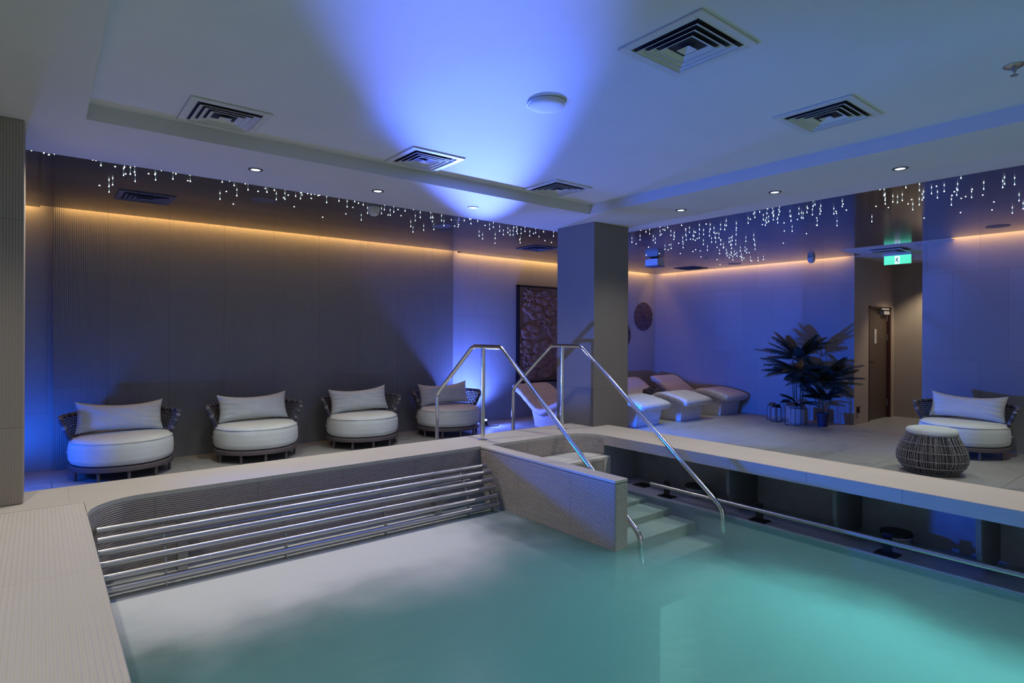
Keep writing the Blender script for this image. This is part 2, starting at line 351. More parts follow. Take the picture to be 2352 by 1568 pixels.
# warm strip lights hidden in the slot between ceiling and wall
for i, (b, lab) in enumerate((((.16, 5.25, 8.0, 8.02, 2.90, 2.925), 'warm light strip in the slot above the ribbed back wall'),
        ((5.42, 10.5, 8.135, 8.155, 2.90, 2.925), 'warm light strip in the slot above the carved panel'),
        ((10.615, 10.635, 4.2, 8.1, 2.90, 2.925), 'warm light strip in the slot above the blue-lit far wall behind the palms'),
        ((9.70, 9.72, -2.5, 2.85, 2.90, 2.925), 'warm light strip in the slot above the wall behind the lone right armchair'),
        ((-1.55, -.02, 8.11, 8.13, 2.90, 2.925), 'warm light strip above the recess beside the left pillar'))):
    tag(obj('strip_light', B(*b), 'led'), lab, 'light strip', 'cove strip lights')
# ================================================================ POOL
def arc(cx, cy, r, a0, a1, n=8): return [(cx+r*math.cos(R(a0+(a1-a0)*i/n)), cy+r*math.sin(R(a0+(a1-a0)*i/n))) for i in range(n+1)]
inner = [(.22, -3)] + arc(.22+.32, 4.5-.32, .32, 180, 90) + arc(4.62-.30, 4.5-.30, .30, 90, 0) + [(4.62, -3)]
def ribbon(bm, path, off, z0, z1):
    n = len(path); A = []
    for i, (x, y) in enumerate(path):
        a = Vector(path[max(i-1, 0)]); b = Vector(path[min(i+1, n-1)]); d = (b-a).normalized(); nn = Vector((-d.y, d.x))*off
        A.append((Vector((x, y)), Vector((x, y))+nn))
    q = [[bm.verts.new((p.x, p.y, z)) for p in (a, b) for z in (z0, z1)] for a, b in A]
    for u, v in zip(q, q[1:]):
        for i, j in ((0, 1), (1, 3), (3, 2), (2, 0)): bm.faces.new((u[i], u[j], v[j], v[i]))
    bm.faces.new([q[0][i] for i in (0, 1, 3, 2)]); bm.faces.new([q[-1][i] for i in (0, 2, 3, 1)])
backp = [p for p in inner if p[1] > 4.15]
struct('wall_pool_back', lambda bm: ribbon(bm, [(.22, 4.18)] + backp[0:] , .2, -1.3, .419), 'pool_rib')
struct('wall_pool_left', B(.02, .22, -3, 4.18, -1.3, .40), 'pool_rib_y')
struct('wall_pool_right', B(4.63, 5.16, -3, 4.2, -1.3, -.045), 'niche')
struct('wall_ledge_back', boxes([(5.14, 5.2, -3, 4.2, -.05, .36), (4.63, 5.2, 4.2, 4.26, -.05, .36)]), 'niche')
struct('floor_pool', B(.0, 4.7, -3, 4.6, -1.35, -1.28), 'pool_floor')
cop = thing('pool_coping', 'beige stone coping running round the raised pool edge', 'pool edge')
def slab(bm):
    prism(bm, [(-1.59, 5.03), (-1.59, 4.5), (.22, 4.5), (.22, 4.18)] + inner[2:] + [(5.2, -3), (5.2, 5.03)], .42, .45)
obj('coping_slab', slab, 'coping', cop)
obj('coping_lip', B(4.621, 5.2, -3, 4.2, .35, .4195), 'coping', cop)
ribbon_in = [(x, y) for x, y in inner[10:]]
obj('fascia', lambda bm: ribbon(bm, [(4.616, 4.2), (4.616, -3)], .02, .352, .447), 'fascia', cop)
tag(obj('pool_platform', boxes([(-1.59, .22, -3, 4.18, .402, .45), (-1.59, .219, 4.18, 4.499, .402, .45), (-1.59, .0, -3, 4.9, 0, .40)]), 'platform', bevel=.004), 'wide ribbed beige stone platform left of the pool, under the pillar', 'platform')
tag(obj('deck_kerb', boxes([(.05, 5.2, 4.98, 5.03, .0, .418)]), 'coping'), 'beige stone face at the back of the raised pool edge', 'kerb')
tag(obj('pool_water', lambda bm: bm.faces.new([bm.verts.new(v) for v in ((.2, -3, WZ), (4.66, -3, WZ), (4.66, 4.52, WZ), (.2, 4.52, WZ))]), 'water'),
    'turquoise pool water with pale froth along the bubble bench', 'water', kind='stuff')
dv = thing('divider_wall', 'ribbed stone divider wall between the bubble bench and the pool steps', 'wall')
obj('ribbed_body', B(3.235, 3.375, 2.83, 4.499, -1.28, .425), 'pool_rib_y', dv, bevel=.012)
obj('cap', B(3.235, 3.375, 2.83, 4.499, .425, .4505), 'coping', dv, bevel=.008)
# steps
def steps(bm):
    edges = [(4.10, .25), (3.62, -.075), (3.34, -.11), (3.07, -.165), (2.80, -.26), (2.54, -.40)]
    box(bm, 3.376, 4.61, 4.10, 4.18, -.3, .25); prism(bm, [(3.376, 4.18)] + [(x-.003*(x > 4), y-.003) for x, y in [(4.62, 4.2)]] + [(4.614, 4.20)] [:0] + [(cx_-.006, cy_-.006) for cx_, cy_ in arc(4.62-.30, 4.5-.30, .30, 0, 90)] + [(3.376, 4.494)], -.3, .25)
    y0 = 4.10
    for y, z in edges[1:]:
        box(bm, 3.376, 4.58, y, y0, -1.28, z); y0 = y
tag(obj('pool_steps', steps, tiled('step_tile', (.50, .50, .44), 'X', 3, 3, 0, 0, vax='Y', seam=.9), bevel=.006), 'pale stone steps going down into the water between the two handrails', 'steps')
obj('ribbed_riser', B(3.376, 4.50, 4.085, 4.1, -.06, .235), 'pool_rib', bpy.data.objects['pool_steps'])
# fins under the right coping
for i, y in enumerate((2.82, 1.94, 1.07, .2)):
    f = lambda bm, y=y: xsec(bm, [(4.66, .35), (5.14, .35), (5.14, -.03), (4.86, -.03), (4.72, .03), (4.67, .12)], y, y-.03)
    lab = ('steel bracket fin under the right pool edge, nearest the handrail', 'steel bracket fin under the right pool edge, second from the handrail', 'steel bracket fin under the right pool edge, third from the handrail by the wicker pouf', 'steel bracket fin under the right pool edge, beyond the picture side')[i]
    if i < 3: tag(obj('bracket_fin', f, 'grey_metal'), lab, 'bracket', 'bracket fins under the pool edge')
# grab bar on the ledge
gb = thing('grab_bar', 'long steel grab bar on short posts along the right pool ledge', 'rail', (4.6, 0, 0))
obj('bar', lambda bm: cyl(bm, (.03, 3.60, .062), (.03, -2.5, .062), .0185, n=20), 'steel_b', gb, smooth='auto')
for y in (3.46, 2.53, 1.58, .65):
    pp = obj('post', lambda bm, y=y: (box(bm, .085, .097, y-.03, y+.03, -.04, .105), box(bm, .04, .09, y-.03, y+.03, .055, .068)), 'black_metal', gb)
    obj('flange', B(.04, .15, y-.07, y+.07, -.045, -.037), 'black_metal', pp)
for i, (x, y, lab) in enumerate(((4.93, 3.30, 'round perforated black strainer on the ledge behind the grab bar near the steps'), (4.93, 1.60, 'round perforated black strainer on the ledge below the wicker pouf'))):
    s = thing('strainer', lab, 'strainer', (x, y, -.045), 0, 'strainers on the pool ledge')
    obj('cap', lambda bm: lathe(bm, [(.095, .085), (.105, .09), (.105, .105), (.1, .11), (.02, .113)], 36), 'black_metal', s, smooth='auto')
    def mesh_ring(bm):
        for r in range(4):
            for k in range(40):
                a = 2*math.pi*(k+.5*(r % 2))/40; z = .012+r*.018
                A = [bm.verts.new((.1*math.cos(a+da), .1*math.sin(a+da), z+dz)) for da, dz in ((-.05, 0), (0, -.008), (.05, 0), (0, .008))]; bm.faces.new(A)
    obj('basket', lambda bm: lathe(bm, [(.098, 0), (.098, .085)], 36), 'niche', s, smooth='auto')
    obj('perforation', mesh_ring, 'black_metal', s)
tag(obj('floor_drain', boxes([(4.78, 4.93, 3.80+.0, 3.95, -.045, -.038)]), 'black_metal'), 'small square dark drain cover on the ledge beside the steps', 'drain')
# ---------------------------------------------------------------- handrails
def handrail(x, label, z_end):
    h = thing('handrail', label, 'handrail', (x, 0, 0), 0, 'polished steel handrails over the pool steps')
    p = round_path([(0, 5.62, 0), (0, 5.62, .84), (0, 4.93, 1.38), (0, 4.45, 1.38), (0, 2.775, .025), (0, 2.77, -.17)], .14)
    p = [q for i_, q in enumerate(p) if i_ < 40]
    obj('rail_tube', lambda bm: tube(bm, p, .0205, 16), 'steel', h, smooth='auto')
    obj('post', lambda bm: cyl(bm, (0, 4.755, .45), (0, 4.755, 1.375), .0205, n=16), 'steel', h, smooth='auto')
    obj('flange', lambda bm: lathe(bm, [(.052, .4505), (.052, .456), (.02, .462)], 28, (0, 4.755)), 'steel', h, smooth='auto')
    obj('flange', lambda bm: lathe(bm, [(.052, .0005), (.052, .006), (.02, .012)], 28, (0, 5.62)), 'steel', h, smooth='auto')
handrail(3.452, 'left polished steel handrail, passing behind the divider wall', 0)
handrail(4.54, 'right polished steel handrail, in front of the tiled column', 0)
# ---------------------------------------------------------------- bubble bench
bb = thing('bubble_bench', 'curved stack of steel tubes of the bubble bench along the back pool wall', 'bench', (0, 0, 0))
TB = ((4.33, .305, .021), (4.26, .262, .022), (4.222, .20, .022), (4.192, .137, .022), (4.158, .068, .022), (4.135, .002, .022))
for y, z, r in TB:
    obj('tube', lambda bm, y=y, z=z, r=r: cyl(bm, (.272, y, z), (3.175, y, z), r, n=24), 'steel_b', bb, smooth='auto')
obj('cross_tube', lambda bm: cyl(bm, (.52, 4.33, .20), (3.0, 4.33, .20), .014, n=16), 'steel_b', bb, smooth='auto')
for x in (.61, 1.34, 2.10, 2.88):
    obj('support', lambda bm, x=x: xsec(bm, [(4.335, .30), (4.27, .25), (4.24, .19), (4.21, .13), (4.18, .06), (4.155, -.01), (4.15, -.5), (4.18, -.5), (4.20, .06), (4.25, .19), (4.30, .26), (4.36, .30)], x, x+.012, 'X'), 'steel_b', bb)
for x in (.74, 2.70):
    obj('pipe_shroud', lambda bm, x=x: box(bm, x-.03, x+.03, 4.36, 4.44, -.6, .27), 'steel_b', bb)
obj('end_plate', lambda bm: xsec(bm, [(4.215, .14), (4.17, .07), (4.14, .0), (4.12, -.5), (4.16, -.5), (4.2, .07), (4.235, .14)], 3.13, 3.145, 'X'), 'steel_b', bb)
# ================================================================ LOUNGE CHAIRS
def make_chair():
    h = thing('lounge_chair', 'x', 'chair')
    # local: faces -Y, centre at origin
    Rr = .455
    def ring(bm):
        lathe(bm, [(Rr-.05, .10), (Rr+.012, .10), (Rr+.02, .108), (Rr+.02, .142), (Rr+.008, .15), (Rr-.05, .15)], 64, cap=False)
        for k in range(-2, 3): box(bm, -math.sqrt(.42**2-(k*.15)**2), math.sqrt(.42**2-(k*.15)**2), k*.15-.02, k*.15+.02, .118, .132)
    obj('frame', ring, 'frame', h, smooth='auto')
    for a in (-165, -125, -90, -55, -15, 40, 90, 140):
        x, y = (Rr-.02)*math.cos(R(a)), (Rr-.02)*math.sin(R(a))
        obj('leg', lambda bm: lathe(bm, [(.010, 0), (.016, .006), (.016, .102)], 14, (x, y)), 'frame', h, smooth='auto')
    # seat cushion: round, top slightly domed; the rear fifth is a separate bolster behind a cross seam
    def cush(bm):
        def f(u, v):
            a = 2*math.pi*u
            prof = [(0, .153), (.30, .150), (.425, .153), (.455, .168), (.472, .205), (.476, .27), (.472, .34), (.458, .388), (.43, .412), (.38, .421), (.25, .428), (0, .431)]
            i = v*(len(prof)-1); k = min(int(i), len(prof)-2); s = i-k
            r = prof[k][0]*(1-s)+prof[k+1][0]*s; z = prof[k][1]*(1-s)+prof[k+1][1]*s
            r *= 1+.006*math.sin(5*a+1)*math.sin(v*9)
            return (r*math.cos(a), r*math.sin(a), z)
        grid(bm, f, 72, 44, True); bmesh.ops.remove_doubles(bm, verts=bm.verts, dist=.0005)
    c = obj('seat_cushion', cush, 'fabric', h, smooth=True)
    obj('piping', lambda bm: tube(bm, [(.462*math.cos(2*math.pi*i/72), .462*math.sin(2*math.pi*i/72), .388) for i in range(72)], .004, 6, True), 'seam', c, smooth=True)
    # side straps and the bolster seam
    for s in (-1, 1):
        p = [(s*.470*math.cos(R(a)), .470*math.sin(R(a)), .27) for a in (8, 14, 20, 26, 32)]
        p = [(x*1.03, y*1.03, z) for x, y, z in p]
        obj('strap', lambda bm: tube(bm, round_path([(p[0][0]*.95, p[0][1]*.95, .28), p[0], p[2], p[4], (p[4][0]*.95, p[4][1]*.95, .28)], .02), .006, 8), 'seam', c, smooth=True)
        q = [(s*.4755*math.cos(R(12))*k, .4755*math.sin(R(12)), z) for k, z in ((.985, .165), (1.0, .22), (1.003, .27), (.997, .34), (.97, .39), (.9, .416), (.8, .422))]
        obj('seam', lambda bm: tube(bm, q, .0035, 6), 'rope', c, smooth=True)
    # woven shell: sweeps round the back, flares outwards, rounded ends
    A0, A1 = R(-4), R(184)
    def P(u, z):      # u 0..1 along the sweep, z height 0..1
        a = A0+(A1-A0)*u; rr = .452+.085*z; e = min(u, 1-u)*(A1-A0)*.46
        return Vector((rr*math.cos(a), rr*math.sin(a), .405+.215*z))
    def weave(bm):
        n = 56
        for j in range(9):                                   # horizontal ropes
            z = .06+.88*j/8
            pts = [P(.015+.97*i/n, z) + Vector((math.cos(A0+(A1-A0)*(.015+.97*i/n)), math.sin(A0+(A1-A0)*(.015+.97*i/n)), 0))*.006*(1 if (i+j) % 2 else -1) for i in range(n+1)]
            tube(bm, pts, .0085, 6)
    sh = obj('woven_back', weave, 'rope', h, smooth=True)
    def warp(bm):
        for i in range(44):
            u = .02+.96*i/43
            for du in (-.0035, .0035):
                tube(bm, [P(u+du, z/8) + Vector((math.cos(A0+(A1-A0)*u), math.sin(A0+(A1-A0)*u), 0))*.007*(1 if (i+z) % 2 else -1) for z in range(9)], .0045, 5)
    obj('cross_rope', warp, 'rope2', sh, smooth=True)
    per = [P(u/30, 1.02) for u in range(1, 30)]
    lo = [P(1-u/30, -.02) for u in range(1, 30)]
    rimp = per + [P(.99, .92), P(1.0, .75), P(.995, .4), P(.985, .08)] + lo + [P(.015, .08), P(.005, .4), P(0, .75), P(.01, .92)]
    def rim(bm):
        tube(bm, rimp, .022, 10, True)
    obj('frame_rim', rim, 'rope', h, smooth=True)
    def wraps(bm):
        L = len(rimp); n = 10; rings = []; a_ = None
        for i in range(L):
            for k in range(4):
                p = rimp[i].lerp(rimp[(i+1) % L], k/4); d = (rimp[(i+1) % L]-rimp[i]).normalized(); r = .0242 if (k in (1, 2) and i % 2 == 0) or (k == 2 and i % 3 == 0) else .019
                a_ = d.orthogonal().normalized() if a_ is None else (a_-d*a_.dot(d)).normalized(); b2 = d.cross(a_)
                rings.append([bm.verts.new(p+r*(a_*math.cos(2*math.pi*q/n)+b2*math.sin(2*math.pi*q/n))) for q in range(n)])
        for A, Bq in zip(rings, rings[1:]):
            for q in range(n): bm.faces.new((A[q], A[(q+1) % n], Bq[(q+1) % n], Bq[q]))
    obj('rope_wrap', wraps, 'rope2', h, smooth='auto')
    return h
def pillow_mesh(bm, W=.80, H=.36, T=.15, seed=0, sag=.028):
    rnd = random.Random(seed); ph = [rnd.uniform(0, 6) for _ in range(8)]
    for side in (1, -1):
        def f(u, v):
            x = 2*u-1; y = 2*v-1
            cx = 1-.075*(1-x*x)*0 ; 
            px = x*(W/2)*(1-.055*(1-abs(y)**2.2)); py = y*(H/2)*(1-.16*(1-abs(x)**2.6))
            if y > 0: py -= sag*(1-x*x)*y
            th = (max(0, 1-x**4)*max(0, 1-y**4))**.62*T/2
            wr = .006*(math.sin(9*x+ph[0]+3*y)*math.sin(5*y+ph[1]))*(1-x*x)*(1-y*y)
            edge = .011*math.sin(17*y+ph[2]+2*x)*abs(x)**3*(1-x**6)+.007*math.sin(22*x+ph[3])*abs(y)**3*(1-y**6)
            return (px, side*(th+wr+edge), py)
        grid(bm, f, 52, 30)
    bmesh.ops.remove_doubles(bm, verts=bm.verts, dist=.0012)
chair0 = make_chair()
chairs = [((.70, 7.53, 0), R(2), 'round pale-cushioned lounge chair nearest the left pillar, its left side lit blue', 'pale rectangular pillow on the lounge chair nearest the left pillar'),
          ((2.07, 7.55, 0), R(-2), 'round pale-cushioned lounge chair, second from the left pillar along the ribbed wall', 'pale rectangular pillow on the second lounge chair from the left pillar'),
          ((3.45, 7.55, 0), R(-6), 'round pale-cushioned lounge chair, third from the left pillar along the ribbed wall', 'pale rectangular pillow on the third lounge chair from the left pillar'),
          ((4.83, 7.55, 0), R(-8), 'round lounge chair seen behind the left handrail, against the bright blue light', 'pale pillow on the lounge chair behind the left handrail'),
          ((9.24, 2.25, 0), R(-90), 'lone round lounge chair against the blue right-hand wall, behind the wicker pouf', 'pale pillow on the lone lounge chair by the right wall')]
for i, (loc, rz, lab, plab) in enumerate(chairs):
    if i == 0: chair0.location = loc; chair0.rotation_euler = (0, 0, rz); chair0['label'] = lab; chair0['group'] = 'round lounge chairs'
    else: dup(chair0, loc, rz, lab, 'round lounge chairs')
    pl = obj('pillow', lambda bm, i=i: pillow_mesh(bm, .81, .35, .19, i*7+3), 'fabric', smooth=True)
    tag(pl, plab, 'pillow', 'lounge chair pillows')
    c, s = math.cos(rz), math.sin(rz); dy = .165
    tilt = R(-17)
    m = Matrix.Translation(Vector(loc)+Vector((-s*dy, c*dy, .595))) @ Matrix.Rotation(rz, 4, 'Z') @ Matrix.Rotation(R((1.5, -1, -2.5, -2, 1.5)[i]), 4, 'Y') @ Matrix.Rotation(tilt, 4, 'X')
    pl.matrix_world = m
# ================================================================ POUF
po = thing('wicker_pouf', 'round woven wicker pouf with a pale cushion top near the right pool edge', 'pouf', (7.70, 2.16, 0))
po.scale = (.87, .87, .95)
def pr(z):
    T = ((0, .262), (.05, .325), (.12, .372), (.19, .380), (.27, .360), (.36, .315), (.46, .262))
    for (a, ra), (b_, rb) in zip(T, T[1:]):
        if z <= b_: return ra+(rb-ra)*(z-a)/(b_-a)
    return .262
    t = z/.44; return .255+.15*math.sin(math.pi*min(1, (t*.82+.10)))**.8 + (0 if t < .6 else -.03*(t-.6)/.4)
def strands(bm):
    rnd = random.Random(4)
    for i in range(210):
        a = 2*math.pi*i/210 + rnd.uniform(-.012, .012); da = rnd.uniform(-.10, .10); ro = rnd.choice((0, .006, .012))
        tube(bm, [((pr(z/10*.44)-ro)*math.cos(a+da*z/10), (pr(z/10*.44)-ro)*math.sin(a+da*z/10), .012+z/10*.43) for z in range(11)], .0038, 5)
obj('strands', strands, 'rope', po, smooth=True)
def strands2(bm):
    rnd = random.Random(9)
    for i in range(130):
        a = 2*math.pi*i/130 + rnd.uniform(-.03, .03); da = rnd.uniform(-.08, .08)
        tube(bm, [((pr(z/10*.44)+.003)*math.cos(a+da*z/10), (pr(z/10*.44)+.003)*math.sin(a+da*z/10), .012+z/10*.43) for z in range(11)], .0035, 5)
obj('light_strands', strands2, 'rope2', po, smooth=True)
def hoops(bm):
    for z in (.012, .085, .165, .26, .35, .442):
        r = pr(z)+.004; tube(bm, [(r*math.cos(2*math.pi*k/48), r*math.sin(2*math.pi*k/48), z+.006) for k in range(48)], .0055, 6, True)
obj('hoops', hoops, 'rope2', po, smooth=True)
obj('inner_liner', lambda bm: lathe(bm, [(pr(z/8*.42)-.03, .02+z/8*.42) for z in range(9)], 32), 'grey_metal', po, smooth='auto')
obj('cushion', lambda bm: lathe(bm, [(.20, .445), (.262, .448), (.278, .465), (.278, .492), (.262, .510), (.22, .522), (.12, .528), (.001, .53)], 48), 'fabric', po, smooth=True)
# ================================================================ MOSAIC LOUNGERS
TOP = [(0, .375), (.06, .42), (.2, .452), (.38, .487), (.52, .505), (.64, .492), (.78, .435), (.92, .365), (1.02, .335), (1.12, .345), (1.25, .415), (1.4, .52), (1.55, .62), (1.66, .672), (1.72, .68), (1.76, .655)]
def topz(y):
    for (a, za), (b, zb) in zip(TOP, TOP[1:]):
        if y <= b: s = (y-a)/(b-a); s = s*s*(3-2*s)*.35+s*.65; return za+(zb-za)*s
    return TOP[-1][1]
def lounge_top(bm):
    NS = 54; ring = []
    W = .405; th = .155
    for i in range(NS+1):
        s = i/NS; y = s*1.76; z1 = topz(y)
        e = min(1, min(s, 1-s)/.05); e = math.sqrt(max(0, 1-(1-e)**2)); e = .35+.65*e
        w = W*(.90+.10*e); t = th*e; zc = z1-.0
        if s < .06: zc = z1
        sec = []
        n = 28
        for k in range(n):
            a = 2*math.pi*k/n; ca, sa = math.cos(a), math.sin(a)
            x = w*abs(ca)**.38*(1 if ca >= 0 else -1); z = zc-t/2+t/2*abs(sa)**.55*(1 if sa >= 0 else -1)
            if sa > 0: z -= .014*(1-abs(x/w)**2)
            sec.append(bm.verts.new((x, y, z)))
        ring.append(sec)
    for A, Bq in zip(ring, ring[1:]):
        for k in range(len(A)): bm.faces.new((A[k], A[(k+1) % 28], Bq[(k+1) % 28], Bq[k]))
    bm.faces.new(ring[0][::-1]); bm.faces.new(ring[-1])
def lounge_base(bm):
    # tapered plinth: narrower at the floor; its top follows the lounger
    ys = [.17+1.15*i/14 for i in range(15)]; rows = []
    for j, y in enumerate(ys):
        zt = topz(y)-.10; yb = .19+(y-.17)*.93
        rows.append([bm.verts.new(v) for v in ((-.30, yb, 0), (.30, yb, 0), (.345, y-.04*(1-j/14), zt), (-.345, y-.04*(1-j/14), zt))])
    for a, b in zip(rows, rows[1:]):
        for i, j in ((0, 1), (1, 2), (2, 3), (3, 0)): bm.faces.new((a[i], a[j], b[j], b[i]))
    bm.faces.new(rows[0]); bm.faces.new(rows[-1][::-1])
lg = thing('mosaic_lounger', 'x', 'lounger', group='heated mosaic loungers')
obj('lounger_top', lounge_top, 'mosaic', lg, smooth=True)
obj('plinth', lounge_base, 'mosaic', lg, bevel=.008)
for i, (x, y, lab) in enumerate(((6.64, 6.02, 'pale mosaic stone lounger left of the column, seen through the handrails'),
        (7.86, 6.0, 'pale mosaic stone lounger just right of the column, its head hidden by the column'),
        (9.03, 5.97, 'pale mosaic stone lounger with the dark bag, middle of the three right of the column'),
        (10.28, 5.97, 'pale mosaic stone lounger against the far blue wall, nearest the lanterns'))):
    if i == 0: lg.location = (x, y, 0); lg['label'] = lab
    else: dup(lg, (x, y, 0), 0, lab, 'heated mosaic loungers')
def bag(bm):
    def f(u, v):
        a = 2*math.pi*u; th = math.pi*v
        x = .27*math.sin(th)**.6*math.cos(a); y = .20*math.sin(th)**.6*math.sin(a)
        z = .055*math.cos(th)+.018*math.sin(7*x*10)*math.sin(th)+.015*math.cos(38*y+5*x)*math.sin(th)
        return (x, y, z+.075)
    grid(bm, f, 40, 18, True); bmesh.ops.remove_doubles(bm, verts=bm.verts, dist=.001)
bg = thing('bag', 'dark navy bag lying on the seat of a mosaic lounger beside the column', 'bag', (9.05, 6.98, .352), R(20))
obj('bag_body', bag, 'bag', bg, smooth=True)
obj('strap', lambda bm: tube(bm, round_path([(-.2, -.05, .11), (-.15, .05, .17), (.0, .1, .16), (.12, .02, .15), (.2, .0, .10)], .05), .008, 6), 'black_metal', bg, smooth=True)
obj('tag', lambda bm: box(bm, .10, .15, -.06, -.02, .135, .138), 'white_metal', bg)
# ================================================================ PALMS
def frond(bm, base, az, L, rise, droop, rnd, leaf=.17, stemless=.25, w=.0075):
    pts = []; n = 24; L = L*1.13; leaf = leaf*.92
    d = Vector((math.cos(az), math.sin(az), 0))
    for i in range(n+1):
        s = i/n
        pts.append(Vector(base)+d*(L*(s*.55+.45*s*s)*math.cos(rise*.6))+Vector((0, 0, L*(math.sin(rise)*s-droop*s*s))))
    tube(bm, pts, .0035, 5)
    for i in range(int(n*stemless), n+1):
        s = i/n
        for q in (0, .33, .67):
            if i+q > n: continue
            k = min(i, n-1); p = pts[k].lerp(pts[k+1], q) if i < n else pts[n]
            tg = (pts[k+1]-pts[k]).normalized(); side = tg.cross(Vector((0, 0, 1))).normalized(); up = side.cross(tg)
            ll = leaf*math.sin(math.pi*min(1, .25+.75*(s-stemless)/(1-stemless)*.92))**.6*(.85+.3*rnd.random())
            for sg in (-1, 1):
                dv_ = (side*sg*.95+tg*.55+up*.05).normalized(); e = p+dv_*ll+Vector((0, 0, -ll*.38)); m = p+dv_*ll*.5+Vector((0, 0, ll*.02))
                ww = tg*w
                v = [bm.verts.new(c) for c in (p-ww*.4, m-ww*.8, e, m+ww*.8, p+ww*.4)]
                bm.faces.new(v)
def leafcluster(parent, base, specs, seed, part='frond'):
    rnd = random.Random(seed)
    specs = specs + [(az+24+rnd.uniform(-8, 8), L*rnd.uniform(.72, .95), min(86, rise+rnd.uniform(-14, 14)), droop*rnd.uniform(.8, 1.4), leaf) for az, L, rise, droop, leaf in specs]
    for az, L, rise, droop, leaf in specs:
        o = obj(part, lambda bm: frond(bm, (base[0], base[1], base[2]), R(az), L, R(rise), droop, rnd, leaf), 'leaf', parent, recalc=False)
# camera sees them from heading about 24 degrees; 'left' in the photo is +Y, 'right' -Y
p1 = thing('potted_palm', 'tall dark potted palm in a pale round pot by the blue far wall', 'plant', (10.14, 4.78, 0))
obj('pot', lambda bm: lathe(bm, [(.13, .0), (.145, .02), (.148, .26), (.138, .26), (.135, .22), (.01, .22)], 36), 'pot_beige', p1, smooth='auto')
obj('soil', lambda bm: cyl(bm, (0, 0, .20), (0, 0, .235), .134, n=24), 'soil', p1)
def canes(bm):
    rnd = random.Random(2)
    for i in range(8):
        a = i*.8; r = .05+.01*(i % 3)
        h_ = .72+.05*(i % 4)
        tube(bm, [(r*math.cos(a)*(1+.9*s/6), r*math.sin(a)*(1+.9*s/6), .22+h_*s/6) for s in range(7)], .0085 if i % 2 else .006, 7)
obj('canes', canes, 'stem', p1, smooth=True)
leafcluster(p1, (0, 0, .82), [(100, .62, 50, .36, .17), (75, .60, 42, .33, .17), (120, .52, 30, .35, .16), (80, .55, 18, .22, .15), (-95, .62, 45, .48, .18), (-70, .60, 28, .42, .17),
    (-120, .55, 35, .5, .17), (180, .5, 40, .5, .17), (200, .5, 20, .5, .17), (150, .55, 30, .5, .16), (230, .52, 30, .55, .17), (10, .45, 60, .3, .15), (-30, .45, 50, .35, .16)], 3)
leafcluster(p1, (0, 0, 1.05), [(95, .50, 78, .08, .15), (88, .50, 62, .12, .15), (-90, .52, 68, .20, .16), (-75, .62, 60, .32, .17), (-110, .5, 78, .16, .16), (60, .42, 86, .05, .15), (200, .42, 60, .3, .15), (100, .66, 30, .22, .16), (80, .55, 25, .30, .15)], 5)
leafcluster(p1, (0, 0, .30), [(95, .32, 60, .35, .08), (-95, .38, 40, .45, .08)], 6)
p2 = thing('potted_palm', 'shorter arching palm in a dark blue plastic pot nearest the passage corner', 'plant', (10.16, 4.38, 0))
obj('pot', lambda bm: lathe(bm, [(.072, .0), (.096, .19), (.106, .19), (.110, .22), (.10, .22), (.096, .19), (.01, .18)], 32), 'pot_dark', p2, smooth='auto')
obj('soil', lambda bm: cyl(bm, (0, 0, .16), (0, 0, .195), .094, n=24), 'soil', p2)
def canes2(bm):
    for x, y, h_, r in ((0, .07, .34, .006), (0, 0, .62, .011), (.02, -.06, .40, .012), (-.03, .03, .6, .005)):
        tube(bm, [(x*(1+s/6), y*(1+s/5), .2+h_*s/6) for s in range(7)], r, 8)
obj('canes', canes2, 'stem', p2, smooth=True)
leafcluster(p2, (0, 0, .66), [(90, .60, 62, .62, .19), (110, .52, 75, .5, .18), (-90, .62, 55, .28, .17), (-80, .55, 35, .3, .16), (-105, .5, 80, .12, .19), (80, .42, 84, .05, .19), (170, .45, 60, .5, .18), (190, .5, 45, .6, .18), (210, .45, 70, .3, .18),
    (-60, .5, 60, .4, .16), (20, .4, 70, .3, .15), (-120, .5, 30, .45, .16), (130, .5, 50, .6, .17)], 8)
leafcluster(p2, (0, .05, .42), [(100, .30, 62, .35, .13), (80, .28, 75, .25, .13), (180, .28, 60, .5, .13), (140, .28, 40, .4, .12)], 9)
leafcluster(p2, (0, -.05, .45), [(-95, .28, 60, .35, .13), (-80, .26, 80, .15, .13), (185, .28, 55, .5, .13), (-130, .28, 40, .4, .12), (80, .24, 80, .1, .13)], 10)
